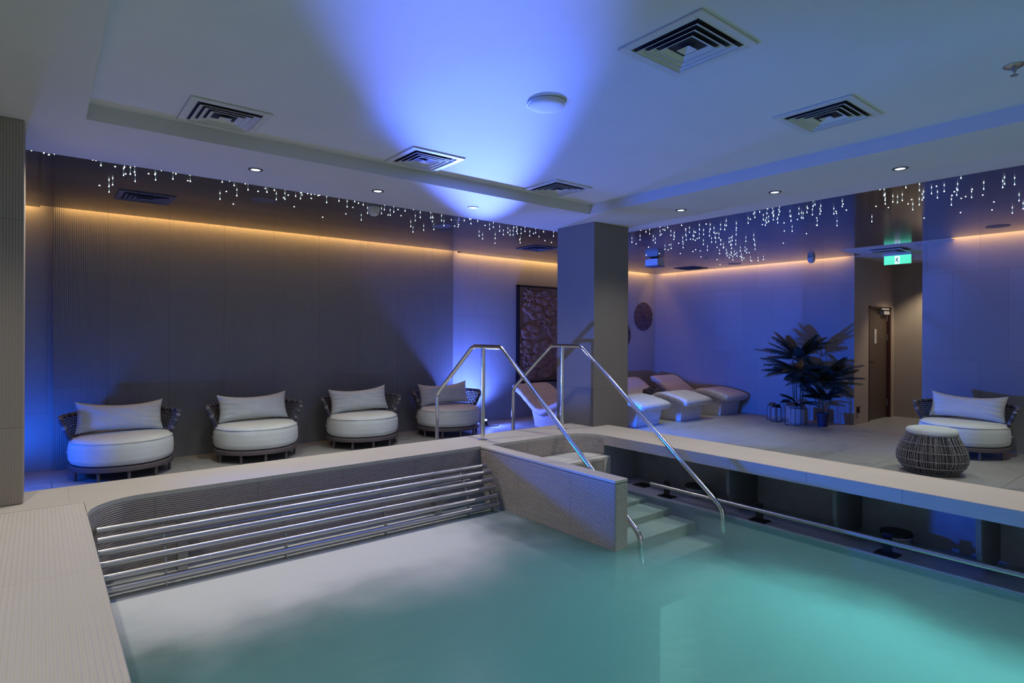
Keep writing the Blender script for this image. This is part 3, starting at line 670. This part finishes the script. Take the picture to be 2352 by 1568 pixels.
# ================================================================ LANTERNS
def lantern(x, y, w_, d_, h_, rz, lab):
    L = thing('lantern', lab, 'lantern', (x, y, 0), rz, 'black wire lanterns by the far wall')
    hb = h_-.05
    def fr_(bm):
        e = .004
        for sx in (-1, 1):
            for sy in (-1, 1): box(bm, sx*w_/2-e, sx*w_/2+e, sy*d_/2-e, sy*d_/2+e, 0, hb)
        for z in (.004, hb):
            for s in (-1, 1):
                box(bm, -w_/2, w_/2, s*d_/2-e, s*d_/2+e, z-e, z+e); box(bm, s*w_/2-e, s*w_/2+e, -d_/2, d_/2, z-e, z+e)
    obj('frame', fr_, 'black_metal', L)
    def roof(bm):
        a = [bm.verts.new(v) for v in ((-w_/2, -d_/2, hb), (w_/2, -d_/2, hb), (w_/2, d_/2, hb), (-w_/2, d_/2, hb))]
        k = .5; b = [bm.verts.new((v.co.x*k, v.co.y*k, h_)) for v in a]
        for i in range(4): bm.faces.new((a[i], a[(i+1) % 4], b[(i+1) % 4], b[i]))
        bm.faces.new(b)
    obj('roof', roof, 'black_metal', L)
    def gl_(bm):
        for s in (-1, 1):
            bm.faces.new([bm.verts.new(v) for v in ((-w_/2, s*d_/2, .01), (w_/2, s*d_/2, .01), (w_/2, s*d_/2, hb), (-w_/2, s*d_/2, hb))])
            bm.faces.new([bm.verts.new(v) for v in ((s*w_/2, -d_/2, .01), (s*w_/2, d_/2, .01), (s*w_/2, d_/2, hb), (s*w_/2, -d_/2, hb))])
    obj('panes', gl_, 'glass', L, recalc=False)
lantern(10.24, 5.29, .12, .13, .305, R(8), 'small black wire lantern, leftmost of the four by the far wall')
lantern(10.05, 5.12, .11, .12, .305, R(-14), 'small black wire lantern standing in front, second from the left')
lantern(10.28, 5.06, .17, .15, .38, R(10), 'tall black wire lantern at the back, between the small ones and the pale pot')
lantern(9.87, 4.74, .16, .18, .385, R(-6), 'large black wire lantern in front of the pale plant pot')
# ================================================================ WALL ART
ar = thing('carved_panel', 'dark framed carved wooden panel of lotus leaves and flowers on the back wall', 'wall art', (6.72, YW, 0))
obj('frame', boxes([(0, .03, -.07, 0, .62, 2.4), (1.27, 1.3, -.07, 0, .62, 2.4), (0, 1.3, -.07, 0, 2.37, 2.4), (0, 1.3, -.07, 0, .62, .65)]), 'black_metal', ar)
obj('backboard', B(.03, 1.27, -.03, 0, .65, 2.37), 'carved', ar)
def lotus_leaf(bm, cx, cz, rx, rz_, ph=0, depth=.03):
    c = bm.verts.new((cx, -.03-depth*.25, cz)); rings = []
    for k, (rr, dy) in enumerate(((.25, .5), (.6, .95), (.85, 1.0), (.97, .75), (1.0, .1))):
        rings.append([bm.verts.new((cx+rx*rr*math.cos(2*math.pi*i/40)*(1+.06*math.sin(4*2*math.pi*i/40+ph)), -.03-depth*dy*(1+.32*math.cos(5*2*math.pi*i/40+ph)*(rr > .2)), cz+rz_*rr*math.sin(2*math.pi*i/40)*(1+.07*math.cos(5*2*math.pi*i/40+ph)))) for i in range(40)])
    for i in range(40): bm.faces.new((c, rings[0][i], rings[0][(i+1) % 40]))
    for A, Bq in zip(rings, rings[1:]):
        for i in range(40): bm.faces.new((A[i], Bq[i], Bq[(i+1) % 40], A[(i+1) % 40]))
LV = [(.62, 2.20, .20, .14), (.24, 2.00, .13, .11), (.42, 1.93, .19, .15), (.30, 1.55, .24, .14), (.17, 1.28, .17, .13), (.60, 1.25, .21, .15), (.52, 1.02, .25, .14), (.95, 1.55, .20, .16), (.25, .90, .0, .0),
      (.26, .80, .22, .12), (.68, .80, .20, .11), (.98, 2.10, .17, .13), (.80, 1.95, .10, .09), (1.08, 1.15, .17, .15), (.92, .92, .18, .11), (1.12, 1.85, .13, .12), (1.13, .78, .14, .1), (.95, 1.32, .12, .09)]
for k, (cx, cz, rx, rz_) in enumerate(LV):
    if rx: obj('carved_leaf', lambda bm: lotus_leaf(bm, cx, cz, rx, rz_, k*1.3), 'carved', ar, smooth=True)
def flower(bm, cx, cz, r, n=9):
    for k in range(n):
        a = 2*math.pi*k/n; ux, uz = math.cos(a), math.sin(a)
        v = [(0, 0, -.035), (-.22, .45, -.05), (0, 1, -.04), (.22, .45, -.05), (0, .5, -.075)]
        V = [bm.verts.new((cx+r*(ux*q-uz*p_), y, cz+r*(uz*q+ux*p_))) for p_, q, y in v]
        for i, j in ((0, 1), (1, 2), (2, 3), (3, 0)): bm.faces.new((V[i], V[j], V[4]))
for cx, cz, r in ((.27, 2.22, .17), (.72, 1.72, .16), (.22, 1.06, .15), (1.05, 2.28, .09)): obj('carved_flower', lambda bm: flower(bm, cx, cz, r), 'carved', ar)
def stems(bm):
    rnd = random.Random(1)
    for k, (cx, cz, rx, rz_) in enumerate(LV):
        if rx: tube(bm, [(cx+.02*math.sin(k+s), -.036, cz-rz_-s*.11) for s in range(4) if cz-rz_-s*.11 > .66], .009, 6) if cz-rz_ > .80 else None
    for i in range(26):
        x = .08+i*.046; tube(bm, [(x, -.036, .66), (x+.01*math.sin(i), -.038, .70), (x+.012, -.036, .76)], .008, 6)
obj('carved_stems', stems, 'carved', ar, smooth=True)
def disc(bm):
    rnd = random.Random(3)
    rings = []
    for rr in (.02, .07, .13, .19, .25, .29, .305, .31):
        rings.append([bm.verts.new((rr*math.cos(2*math.pi*i/96), -(.03+(.012*rnd.random() if rr < .3 else 0)+.012*math.cos(rr*9)), rr*math.sin(2*math.pi*i/96))) for i in range(96)])
    rings.append([bm.verts.new((.30*math.cos(2*math.pi*i/96), 0, .30*math.sin(2*math.pi*i/96))) for i in range(96)])
    for A, Bq in zip(rings, rings[1:]):
        for i in range(96): bm.faces.new((A[i], A[(i+1) % 96], Bq[(i+1) % 96], Bq[i]))
    bm.faces.new(rings[0])
for x, z, lab in ((10.31, 1.91, 'dark round radiating wood wall disc near the far corner, fully visible'), (9.57, 1.50, 'dark round wood wall disc mostly hidden behind the column')):
    d = obj('wall_disc', disc, 'disc'); d.location = (x, YW, z); tag(d, lab, 'wall art', 'round wall discs')
# ================================================================ DOOR AND PASSAGE
dr = bpy.data.objects.new('door_1', None); C.objects.link(dr); dr['kind'] = 'structure'; dr.location = (0, 0, 0)
obj('door_leaf', B(11.37, 12.30, 4.17, 4.21, .01, 1.995), 'door', dr)
obj('door_frame', boxes([(11.335, 11.37, 4.115, 4.25, 0, 2.03), (12.30, 12.365, 4.115, 4.25, 0, 2.03), (11.335, 12.365, 4.115, 4.25, 1.995, 2.03)]), 'door_frame', dr)
obj('door_handle', lambda bm: (box(bm, 11.42, 11.45, 4.155, 4.17, .98, 1.08), tube(bm, round_path([(11.435, 4.17, 1.04), (11.435, 4.12, 1.04), (11.55, 4.12, 1.04)], .01), .009, 8), box(bm, 11.42, 11.45, 4.155, 4.17, .86, .93)), 'black_metal', dr)
obj('door_closer', boxes([(11.98, 12.24, 4.10, 4.17, 1.90, 1.96), (11.85, 12.2, 4.09, 4.115, 1.98, 2.01)]), 'white_metal', dr)
for z in (.22, 1.42, 1.78): obj('hinge', lambda bm, z=z: cyl(bm, (12.30, 4.16, z), (12.30, 4.16, z+.12), .012, n=10), 'steel_b', dr)
sg = obj('door_sign', boxes([(11.70, 11.79, 4.158, 4.17, 1.37, 1.63)]), 'white_metal', dr)
obj('sign_text', boxes([(11.740, 11.752, 4.155, 4.158, 1.44+.028*i, 1.458+.028*i) for i in range(4)]), 'grey_metal', sg)
so = thing('wall_socket', 'small dark wall socket box low beside the passage door', 'socket', (10.88, 4.12, .25))
obj('socket_box', B(-.045, .045, -.035, 0, -.05, .05), 'door_frame', so, bevel=.004); obj('socket_face', B(-.0, .035, -.038, -.035, -.03, .03), 'white_metal', so)
ex = thing('exit_sign', 'green illuminated exit sign hanging in the passage', 'exit sign', (10.65, 3.46, 2.82))
obj('mount', B(-.03, .03, -.20, .20, -.03, 0), 'white_metal', ex)
obj('panel', B(-.006, .006, -.19, .19, -.17, -.03), 'exit', ex)
px_ = obj('pictogram', B(-.0085, -.006, -.035, .035, -.165, -.04), 'exit_w', ex)
def runner(bm):
    x0, x1 = -.011, -.0085
    def q(a, b, w_):
        a = Vector((0, *a)); b = Vector((0, *b)); d = (b-a).normalized(); nrm = Vector((0, -d.z, d.y))*w_
        P_ = [a-nrm, b-nrm, b+nrm, a+nrm]; V = [bm.verts.new((x0, p.y, p.z)) for p in P_]; U = [bm.verts.new((x1, p.y, p.z)) for p in P_]
        bm.faces.new(V)
        for i in range(4): bm.faces.new((V[i], V[(i+1) % 4], U[(i+1) % 4], U[i]))
    q((0, -.075), (.006, -.105), .007); q((.006, -.105), (-.012, -.125), .005); q((-.012, -.125), (-.016, -.148), .004); q((.006, -.105), (.018, -.125), .005); q((.018, -.125), (.028, -.13), .004)
    q((0, -.08), (-.018, -.092), .004); q((0, -.08), (.016, -.075), .004); q((.016, -.075), (.022, -.088), .003); q((-.004, -.06), (-.004, -.070), .006)
obj('runner', runner, 'exit_d', px_)
# ================================================================ CEILING FITTINGS
def diffuser_parts(parent, s, mat_, drop=.016):
    o = []
    def fr_(bm):
        a = s; b = s*.80
        for (x0, x1, y0, y1) in ((-a, a, b, a), (-a, a, -a, -b), (-a, -b, -b, b), (b, a, -b, b)): box(bm, x0, x1, y0, y1, -drop*.45, 0)
    obj('frame', fr_, mat_, parent, bevel=.002)
    obj('shade_plate', B(-s*.80, s*.80, -s*.80, s*.80, -.003, -.001), 'dark', parent)  # flat dark plate painted as the shade between the louvers
    def louv(bm, r):
        w1 = r*s; w2 = (r+.13)*s
        for i in range(4):
            a = math.pi/2*i
            def rot(x, y): return (x*math.cos(a)-y*math.sin(a), x*math.sin(a)+y*math.cos(a))
            for (i0, z0), (i1, z1) in (((w1, -.004), (w2, -drop)),):
                P_ = [(*rot(i0, -i0), z0), (*rot(i0, i0), z0), (*rot(i1, i1), z1), (*rot(i1, -i1), z1)]
                bm.faces.new([bm.verts.new(p) for p in P_]); 
                t_ = .0045; bm.faces.new([bm.verts.new(p) for p in ((*rot(i1, -i1), z1), (*rot(i1, i1), z1), (*rot(i1-t_, i1-t_), z1-.0005), (*rot(i1-t_, -i1+t_), z1-.0005))])
    for r in (.62, .46, .30): obj('louver', lambda bm, r=r: louv(bm, r), mat_, parent, recalc=False)
    def pyr(bm):
        w_ = .15*s; a = [bm.verts.new(v) for v in ((-w_, -w_, -drop), (w_, -w_, -drop), (w_, w_, -drop), (-w_, w_, -drop))]; c = bm.verts.new((0, 0, -drop*.2))
        for i in range(4): bm.faces.new((a[i], a[(i+1) % 4], c))
    obj('center_pyramid', pyr, mat_, parent, recalc=False)
vent = thing('air_diffuser', 'x', 'vent', group='square air diffusers')
diffuser_parts(vent, .235, 'white_metal', .022)
VL = [((.925, 4.115, 2.899), 'white square air diffuser at the left end of the raised ceiling'), ((2.40, 4.11, 2.899), 'white square air diffuser beside the blue glow, middle of the far row'),
      ((3.85, 4.11, 2.899), 'white square air diffuser in the far corner of the raised ceiling, above the column'), ((2.435, 1.69, 2.899), 'largest-looking white square air diffuser at the top of the picture, nearest the viewer'),
      ((3.89, 1.66, 2.899), 'white square air diffuser at the right, between the nearest diffuser and the blue ceiling step'), ((10.25, 3.45, 2.819), 'small white air diffuser in the passage ceiling beside the exit sign')]
for i, (loc, lab) in enumerate(VL):
    if i == 0: vent.location = loc; vent['label'] = lab
    else: dup(vent, loc, 0, lab, 'square air diffusers')
v2 = thing('ceiling_vent', 'x', 'vent', group='dark square vents in the glossy ceiling')
diffuser_parts(v2, .235, 'grey_metal', .018)
for i, (loc, lab) in enumerate((((.81, 6.81, 2.839), 'dark square vent in the glossy ceiling above the first lounge chair'), ((6.0, 6.85, 2.839), 'dark square vent in the glossy ceiling just left of the column'), ((10.1, 6.9, 2.839), 'dark square vent in the glossy ceiling in the far corner behind the column'))):
    if i == 0: v2.location = loc; v2['label'] = lab
    else: dup(v2, loc, 0, lab, 'dark square vents in the glossy ceiling')
dl = thing('downlight', 'x', 'ceiling light', group='round downlights in the ceiling border')
obj('trim_ring', lambda bm: lathe(bm, [(.034, -.002), (.036, -.006), (.052, -.006), (.056, -.001), (.056, 0)], 32, cap=False), 'grey_metal', dl, smooth='auto')
obj('lens', lambda bm: cyl(bm, (0, 0, -.003), (0, 0, -.0015), .035, n=28), 'lamp', dl)
for i, (x, y, lab) in enumerate(((1.33, 4.91, 'round downlight farthest left in the ceiling border, above the first chairs'), (2.39, 4.93, 'round downlight in the left ceiling border, middle of the three left of the column'), (3.45, 4.94, 'round downlight in the blue-lit ceiling border left of the column'),
        (5.18, 3.66, 'round downlight just right of the column'), (5.18, 2.66, 'round downlight in the right ceiling border, middle of three'), (5.19, 1.67, 'round downlight in the right ceiling border nearest the right picture edge'))):
    if i == 0: dl.location = (x, y, 2.80); dl['label'] = lab
    else: dup(dl, (x, y, 2.80), 0, lab, 'round downlights in the ceiling border')
sd = thing('smoke_detector', 'round white disc speaker on the middle of the raised ceiling', 'ceiling speaker', (2.38, 2.64, 2.90))
obj('base', lambda bm: lathe(bm, [(.112, 0), (.118, -.008), (.116, -.018)], 48), 'white_metal', sd, smooth='auto')
obj('grille', lambda bm: lathe(bm, [(.113, -.018), (.108, -.024), (.06, -.030), (.001, -.031)], 48), 'ceiling', sd, smooth=True)
SPK = [(1.754, 6.18, 'above the second lounge chair'), (3.877, 6.22, 'near the sprinkler, left of the blue glow'), (9.05, 1.87, 'at the right picture edge'), (7.09, 3.29, 'in the right-hand star field'), (10.1, 5.95, 'in front of the far wall')]
for x, y, wh in SPK:
    s = thing('ceiling_speaker', 'flat dark round speaker in the glossy ceiling ' + wh, 'ceiling speaker', (x, y, 2.84), 0, 'flat round ceiling speakers')
    obj('rim', lambda bm: lathe(bm, [(.10, 0), (.115, -.004), (.122, 0)], 40, cap=False), 'grey_metal', s, smooth='auto'); obj('grille', lambda bm: cyl(bm, (0, 0, 0), (0, 0, -.002), .104, n=40), 'grey_metal', s)
for x, y, z, sc_, lab in ((3.915, .745, 2.90, 1.3, 'chrome fire sprinkler on the raised ceiling at the right picture edge'), (3.80, 5.75, 2.84, 1, 'small fire sprinkler in the star-lit ceiling left of the column'), (9.0, 5.85, 2.84, 1, 'small fire sprinkler in the glossy ceiling right of the column'), (11.3, 3.45, 2.82, 1, 'small fire sprinkler in the passage ceiling by the exit sign')):
    s = thing('sprinkler', lab, 'sprinkler', (x, y, z), 0, 'ceiling sprinklers')
    obj('rosette', lambda bm: lathe(bm, [(.036*sc_, 0), (.036*sc_, -.004), (.022*sc_, -.014), (.012, -.015)], 28), 'steel_b', s, smooth='auto')
    obj('head', lambda bm: (cyl(bm, (0, 0, -.01), (0, 0, -.03), .008*sc_, n=12), cyl(bm, (.008, 0, -.03), (.006, 0, -.05), .0025, n=6), cyl(bm, (-.008, 0, -.03), (-.006, 0, -.05), .0025, n=6), cyl(bm, (0, 0, -.05), (0, 0, -.053), .013*sc_, n=14)), 'steel_b', s)
def camera_dome(x, y, lab):
    s = thing('security_camera', lab, 'camera', (x, y, 2.84), 0, 'dome security cameras')
    obj('housing', lambda bm: lathe(bm, [(.055, 0), (.06, -.004), (.058, -.055), (.054, -.060)], 32), 'white_metal', s, smooth='auto')
    obj('dome', lambda bm: lathe(bm, [(.052, -.058), (.048, -.075), (.036, -.090), (.018, -.098), (.001, -.10)], 32), 'white_metal', s, smooth=True)
camera_dome(2.74, 5.74, 'white dome security camera among the star lights above the left deck')
camera_dome(10.25, 4.62, 'white dome security camera near the far wall above the palms')
bx = thing('projector_box', 'white box hanging from the glossy ceiling in the far corner right of the column', 'device', (8.35, 6.43, 2.84), R(8))
obj('box_body', B(-.12, .12, -.12, .12, -.14, -.02), 'white_metal', bx, bevel=.004); obj('mount', B(-.05, .05, -.05, .05, -.02, 0), 'grey_metal', bx); obj('bottom_rim', B(-.125, .125, -.125, .125, -.15, -.14), 'grey_metal', bx)
# ---------------------------------------------------------------- star lights
STARS = [(-0.05,5.47,1),(0.02,5.49,1),(0.05,5.64,0),(0.08,5.47,1),(0.31,5.47,1),(0.33,5.47,1),(0.37,5.61,1),(0.47,5.7,0),(0.52,5.55,1),(0.56,5.9,0),(0.54,5.84,1),(0.58,5.47,1),(0.58,5.76,1),(0.6,5.67,1),(0.64,6.01,1),(0.71,5.77,0),(0.74,5.65,1),(0.77,5.84,1),(0.76,5.47,1),(0.87,5.51,1),(0.89,5.55,0),(0.88,5.71,1),(0.96,5.46,1),(1.01,5.81,0),(1.01,5.7,1),(0.5,6.28,1),(0.48,6.37,1),(0.5,6.62,1),(0.42,6.52,0),(1.23,5.55,1),(1.37,6.02,0),(1.27,5.47,1),(1.32,5.52,0),(1.34,5.61,1),(1.4,5.48,1),(1.46,6.01,1),(1.37,6.27,1),(1.56,6.56,0),(1.48,5.7,1),(1.6,5.82,0),(1.62,5.66,0),(1.64,5.68,1),(1.67,5.56,1),(1.8,5.93,1),(1.87,5.93,0),(1.86,5.86,1),(1.74,5.46,1),(1.87,5.79,0),(1.9,5.67,1),(1.89,5.49,1),(1.93,5.58,1),(1.97,5.74,1),(2.09,6.28,0),(1.95,5.49,1),(2.03,5.62,0),(2.09,5.78,0),(2.01,5.47,1),(2.1,5.62,0),(2.06,5.47,1),(2.05,5.47,1),(2.23,5.74,1),(2.3,5.6,1),(2.53,6.63,0),(2.66,6.28,0),(2.47,5.8,1),(2.58,5.91,0),(2.43,5.52,1),(2.54,5.68,0),(2.56,5.61,1),(2.88,6.36,1),(2.77,5.96,1),(2.73,5.47,1),(2.83,5.68,1),(2.9,5.89,1),(3.05,6.03,0),(3.01,5.9,1),(2.96,5.72,1),(3.0,5.7,0),(3.18,5.97,0),(3.03,5.6,1),(3.06,5.47,1),(3.38,6.0,1),(3.33,5.8,1),(3.43,5.74,1),(3.52,5.84,0),(3.56,5.92,1),(3.52,6.36,1),(3.73,6.68,1),(3.77,6.48,1),(3.84,6.35,1),(3.61,5.8,1),(3.8,6.05,1),(3.75,5.81,0),(4.0,6.12,0),(3.97,6.0,1),(3.98,6.0,0),(3.81,5.63,1),(3.81,5.52,1),(3.98,5.74,1),(3.95,5.56,1),(4.55,6.37,1),(4.73,6.54,1),(4.26,5.84,0),(4.36,5.88,1),(4.32,5.75,1),(4.84,6.4,1),(5.2,6.88,0),(4.54,5.91,1),(4.74,6.09,1),(4.69,5.93,1),(4.82,6.05,1),(4.52,5.6,1),(4.85,6.02,1),(4.72,5.79,1),(4.83,5.91,1),(5.28,6.41,0),(4.86,5.87,1),(5.34,6.47,1),(4.58,5.46,1),(4.8,5.72,1),(5.06,5.93,1),(5.09,5.89,0),(4.97,5.71,1),(5.31,6.03,0),(5.0,5.59,1),(5.6,6.23,0),(5.79,6.3,0),(5.32,5.75,1),(5.85,4.43,1),(5.85,4.72,1),(6.0,4.76,1),(6.51,5.41,1),(6.44,5.21,1),(6.81,5.58,0),(6.15,4.82,1),(6.61,5.12,1),(6.8,5.23,1),(7.21,5.67,0),(6.34,4.8,1),(6.42,4.84,0),(6.15,4.61,0),(6.08,4.53,1),(5.96,4.4,1),(6.45,4.71,1),(6.58,4.75,1),(6.75,4.88,1),(7.26,5.33,0),(7.44,5.54,1),(7.67,5.65,0),(7.43,5.42,1),(5.96,4.2,1),(6.33,4.4,0),(7.01,4.92,1),(7.49,5.25,1),(6.56,4.56,1),(6.92,4.8,1),(7.24,5.15,0),(6.44,4.42,1),(7.06,4.83,0),(6.73,4.55,1),(6.96,4.72,1),(6.63,4.46,0),(7.19,4.84,0),(7.09,4.74,0),(6.91,4.59,1),(6.37,4.23,1),(6.72,4.4,1),(6.24,4.05,0),(6.45,4.13,1),(6.87,4.41,1),(6.69,4.23,1),(7.05,4.44,1),(7.36,4.69,1),(7.4,4.65,1),(6.9,4.32,0),(7.45,4.88,1),(8.0,5.17,1),(7.11,4.42,1),(7.41,4.58,0),(8.01,5.01,0),(6.55,4.05,1),(6.38,3.87,1),(6.61,4.03,1),(7.64,4.72,1),(8.48,5.26,1),(7.97,4.88,1),(8.06,4.93,0),(8.56,5.19,1),(8.82,5.33,1),(9.06,5.44,1),(7.54,4.53,1),(7.8,4.66,1),(8.11,4.83,1),(7.44,4.42,1),(7.36,4.39,0),(6.62,3.88,1),(7.06,4.14,1),(7.8,4.58,1),(8.73,5.2,0),(8.8,5.25,1),(8.78,5.18,1),(8.96,5.24,1),(8.87,5.21,0),(9.36,5.55,1),(9.19,5.29,1),(9.52,5.47,1),(8.46,4.89,1),(9.22,5.33,0),(9.49,5.42,0),(7.65,4.34,1),(8.51,4.84,1),(8.72,4.93,1),(8.92,5.0,0),(8.01,4.41,1),(7.57,4.18,1),(8.46,4.65,1),(9.66,5.39,1),(9.97,5.54,0),(9.78,5.32,1),(9.72,5.19,1),(9.98,6.18,0),(9.31,5.82,0),(8.77,5.79,0),(8.16,5.4,0),(7.99,5.37,0),(8.12,5.51,0),(8.17,5.78,0),(7.91,6.0,0),(7.9,6.26,0),(8.67,6.7,0),(6.43,3.62,1),(6.37,3.56,0),(5.99,3.31,1),(6.18,3.4,1),(5.95,3.22,1),(6.79,3.64,0),(6.38,3.41,1),(6.71,3.56,1),(6.57,3.47,1),(6.52,3.42,1),(5.85,3.08,1),(6.08,3.21,1),(6.1,3.16,1),(6.28,3.24,1),(6.34,3.27,0),(6.47,3.34,1),(6.6,3.36,0),(6.67,3.39,1),(6.1,3.08,1),(6.24,3.16,1),(6.88,3.42,0),(7.41,3.68,0),(6.41,3.12,1),(6.68,3.24,1),(7.35,3.55,1),(6.79,3.22,0),(6.36,3.0,1),(6.59,3.08,1),(6.63,3.08,1),(6.35,2.91,1),(6.28,2.87,0),(6.09,2.73,1),(6.04,2.69,1),(6.52,2.93,1),(6.87,3.04,0),(6.54,2.86,1),(6.4,2.79,1),(7.32,3.24,0),(7.18,3.17,1),(7.82,3.59,0),(8.37,4.17,0),(6.64,2.76,1),(6.67,2.75,0),(6.78,2.79,0),(7.38,3.03,1),(6.33,2.55,1),(6.35,2.55,0),(6.68,2.65,0),(7.42,2.67,1),(5.85,2.04,1),(6.72,2.38,0),(6.27,2.15,0),(6.12,2.1,1),(6.35,2.17,1),(6.53,2.23,1),(6.88,2.32,0),(6.49,2.15,1),(6.55,2.13,1),(6.49,2.07,1),(5.95,1.87,1),(6.84,2.13,0),(6.65,2.04,0),(7.04,2.15,1),(6.83,2.03,1),(6.16,1.83,1),(6.61,1.94,1),(6.51,1.9,1),(7.8,2.27,0),(6.38,1.8,1),(6.62,1.82,1),(6.23,1.72,0),(6.37,1.7,1),(7.08,1.83,1),(6.75,1.74,0),(6.59,1.68,0),(6.62,1.67,1),(6.41,1.61,1),(7.75,1.92,0),(5.94,1.47,1),(6.96,1.72,0),(6.9,1.67,0),(6.84,1.61,1),(6.6,1.55,0),(6.95,1.55,0),(6.53,1.45,1),(7.84,1.67,0),(7.39,1.56,0),(6.59,1.33,1),(6.45,1.29,1),(8.03,1.54,1),(6.54,1.24,1),(7.35,1.36,1),(7.85,1.42,1)]
streakm = thing('crystal_light', 'x', 'ceiling light')
obj('rod', lambda bm: cyl(bm, (0, 0, 0), (0, 0, -.024), .0008, .0020, n=6), 'streak_glow', streakm)  # glowing sliver shaped as the star's reflection streak in the glossy ceiling
obj('crystal', lambda bm: lathe(bm, [(.0016, -.022), (.0040, -.027), (.0040, -.030), (.001, -.034)], 8), 'crystal', streakm, smooth=True)
dotm = obj('star_light', lambda bm: lathe(bm, [(.0052, 0), (.0052, -.002), (.003, -.004)], 8), 'crystal')
nr = nd = 0
for x, y, k in STARS:
    left = x < 5.6 or y > 5.5 and x < 6.9
    side = 'over the left deck' if left else 'over the right deck'
    if k:
        lab = 'tiny crystal star light with a shaped reflection streak in the glossy ceiling ' + side; gr = 'streaked crystal lights ' + side
        if nr == 0: o = streakm; o.location = (x, y, 2.84); o['label'] = lab; o['group'] = gr
        else: dup(streakm, (x, y, 2.84), 0, lab, gr)
        nr += 1
    else:
        o = dotm if nd == 0 else dotm.copy()
        if nd: C.objects.link(o)
        o.location = (x, y, 2.84); tag(o, 'tiny flush star dot in the glossy ceiling ' + side, 'ceiling light', 'flush star dots ' + side); nd += 1
# ---------------------------------------------------------------- blue uplight fixtures
def uplight(x, y, z, tx, ty, tilt, lab, stand):
    s = thing('blue_uplight', lab, 'floor light', (x, y, 0), math.atan2(ty-y, tx-x), 'blue uplights')
    obj('base', lambda bm: lathe(bm, [(.06, 0), (.06, .012), (.012, .02)], 24), 'black_metal', s, smooth='auto')
    obj('stem', lambda bm: cyl(bm, (0, 0, .01), (0, 0, z-.08), .010, n=10), 'black_metal', s)
    d = Vector((math.cos(R(tilt)), 0, math.sin(R(tilt)))); e = Vector((0, 0, z-.06))
    hd = obj('head', lambda bm: cyl(bm, e-d*.05, e+d*.02, .035, .045, 20), 'black_metal', s, smooth='auto')
    obj('lens', lambda bm: cyl(bm, e+d*.02, e+d*.024, .036, n=20), 'blue_lens', s)
uplight(-.46, 5.54, .68, 4.6, 3.6, 25, 'blue uplight on a stand hidden behind the left pillar', 1)
uplight(5.78, 7.90, .12, 4.3, 5.6, 75, 'small black blue uplight on the floor between the fourth chair and the handrail lounger', 0)
uplight(6.15, 5.92, .40, 10, 4.9, 55, 'blue uplight on a short stand hidden behind the column', 1)
cb = tag(obj('floor_cable', lambda bm: tube(bm, round_path([(5.95, 7.75, .006), (5.85, 7.66, .006), (5.72, 7.72, .006), (5.66, 7.84, .006)], .05), .006, 6), 'black_metal', smooth=True), 'short black cable on the floor beside the blue uplight', 'cable')
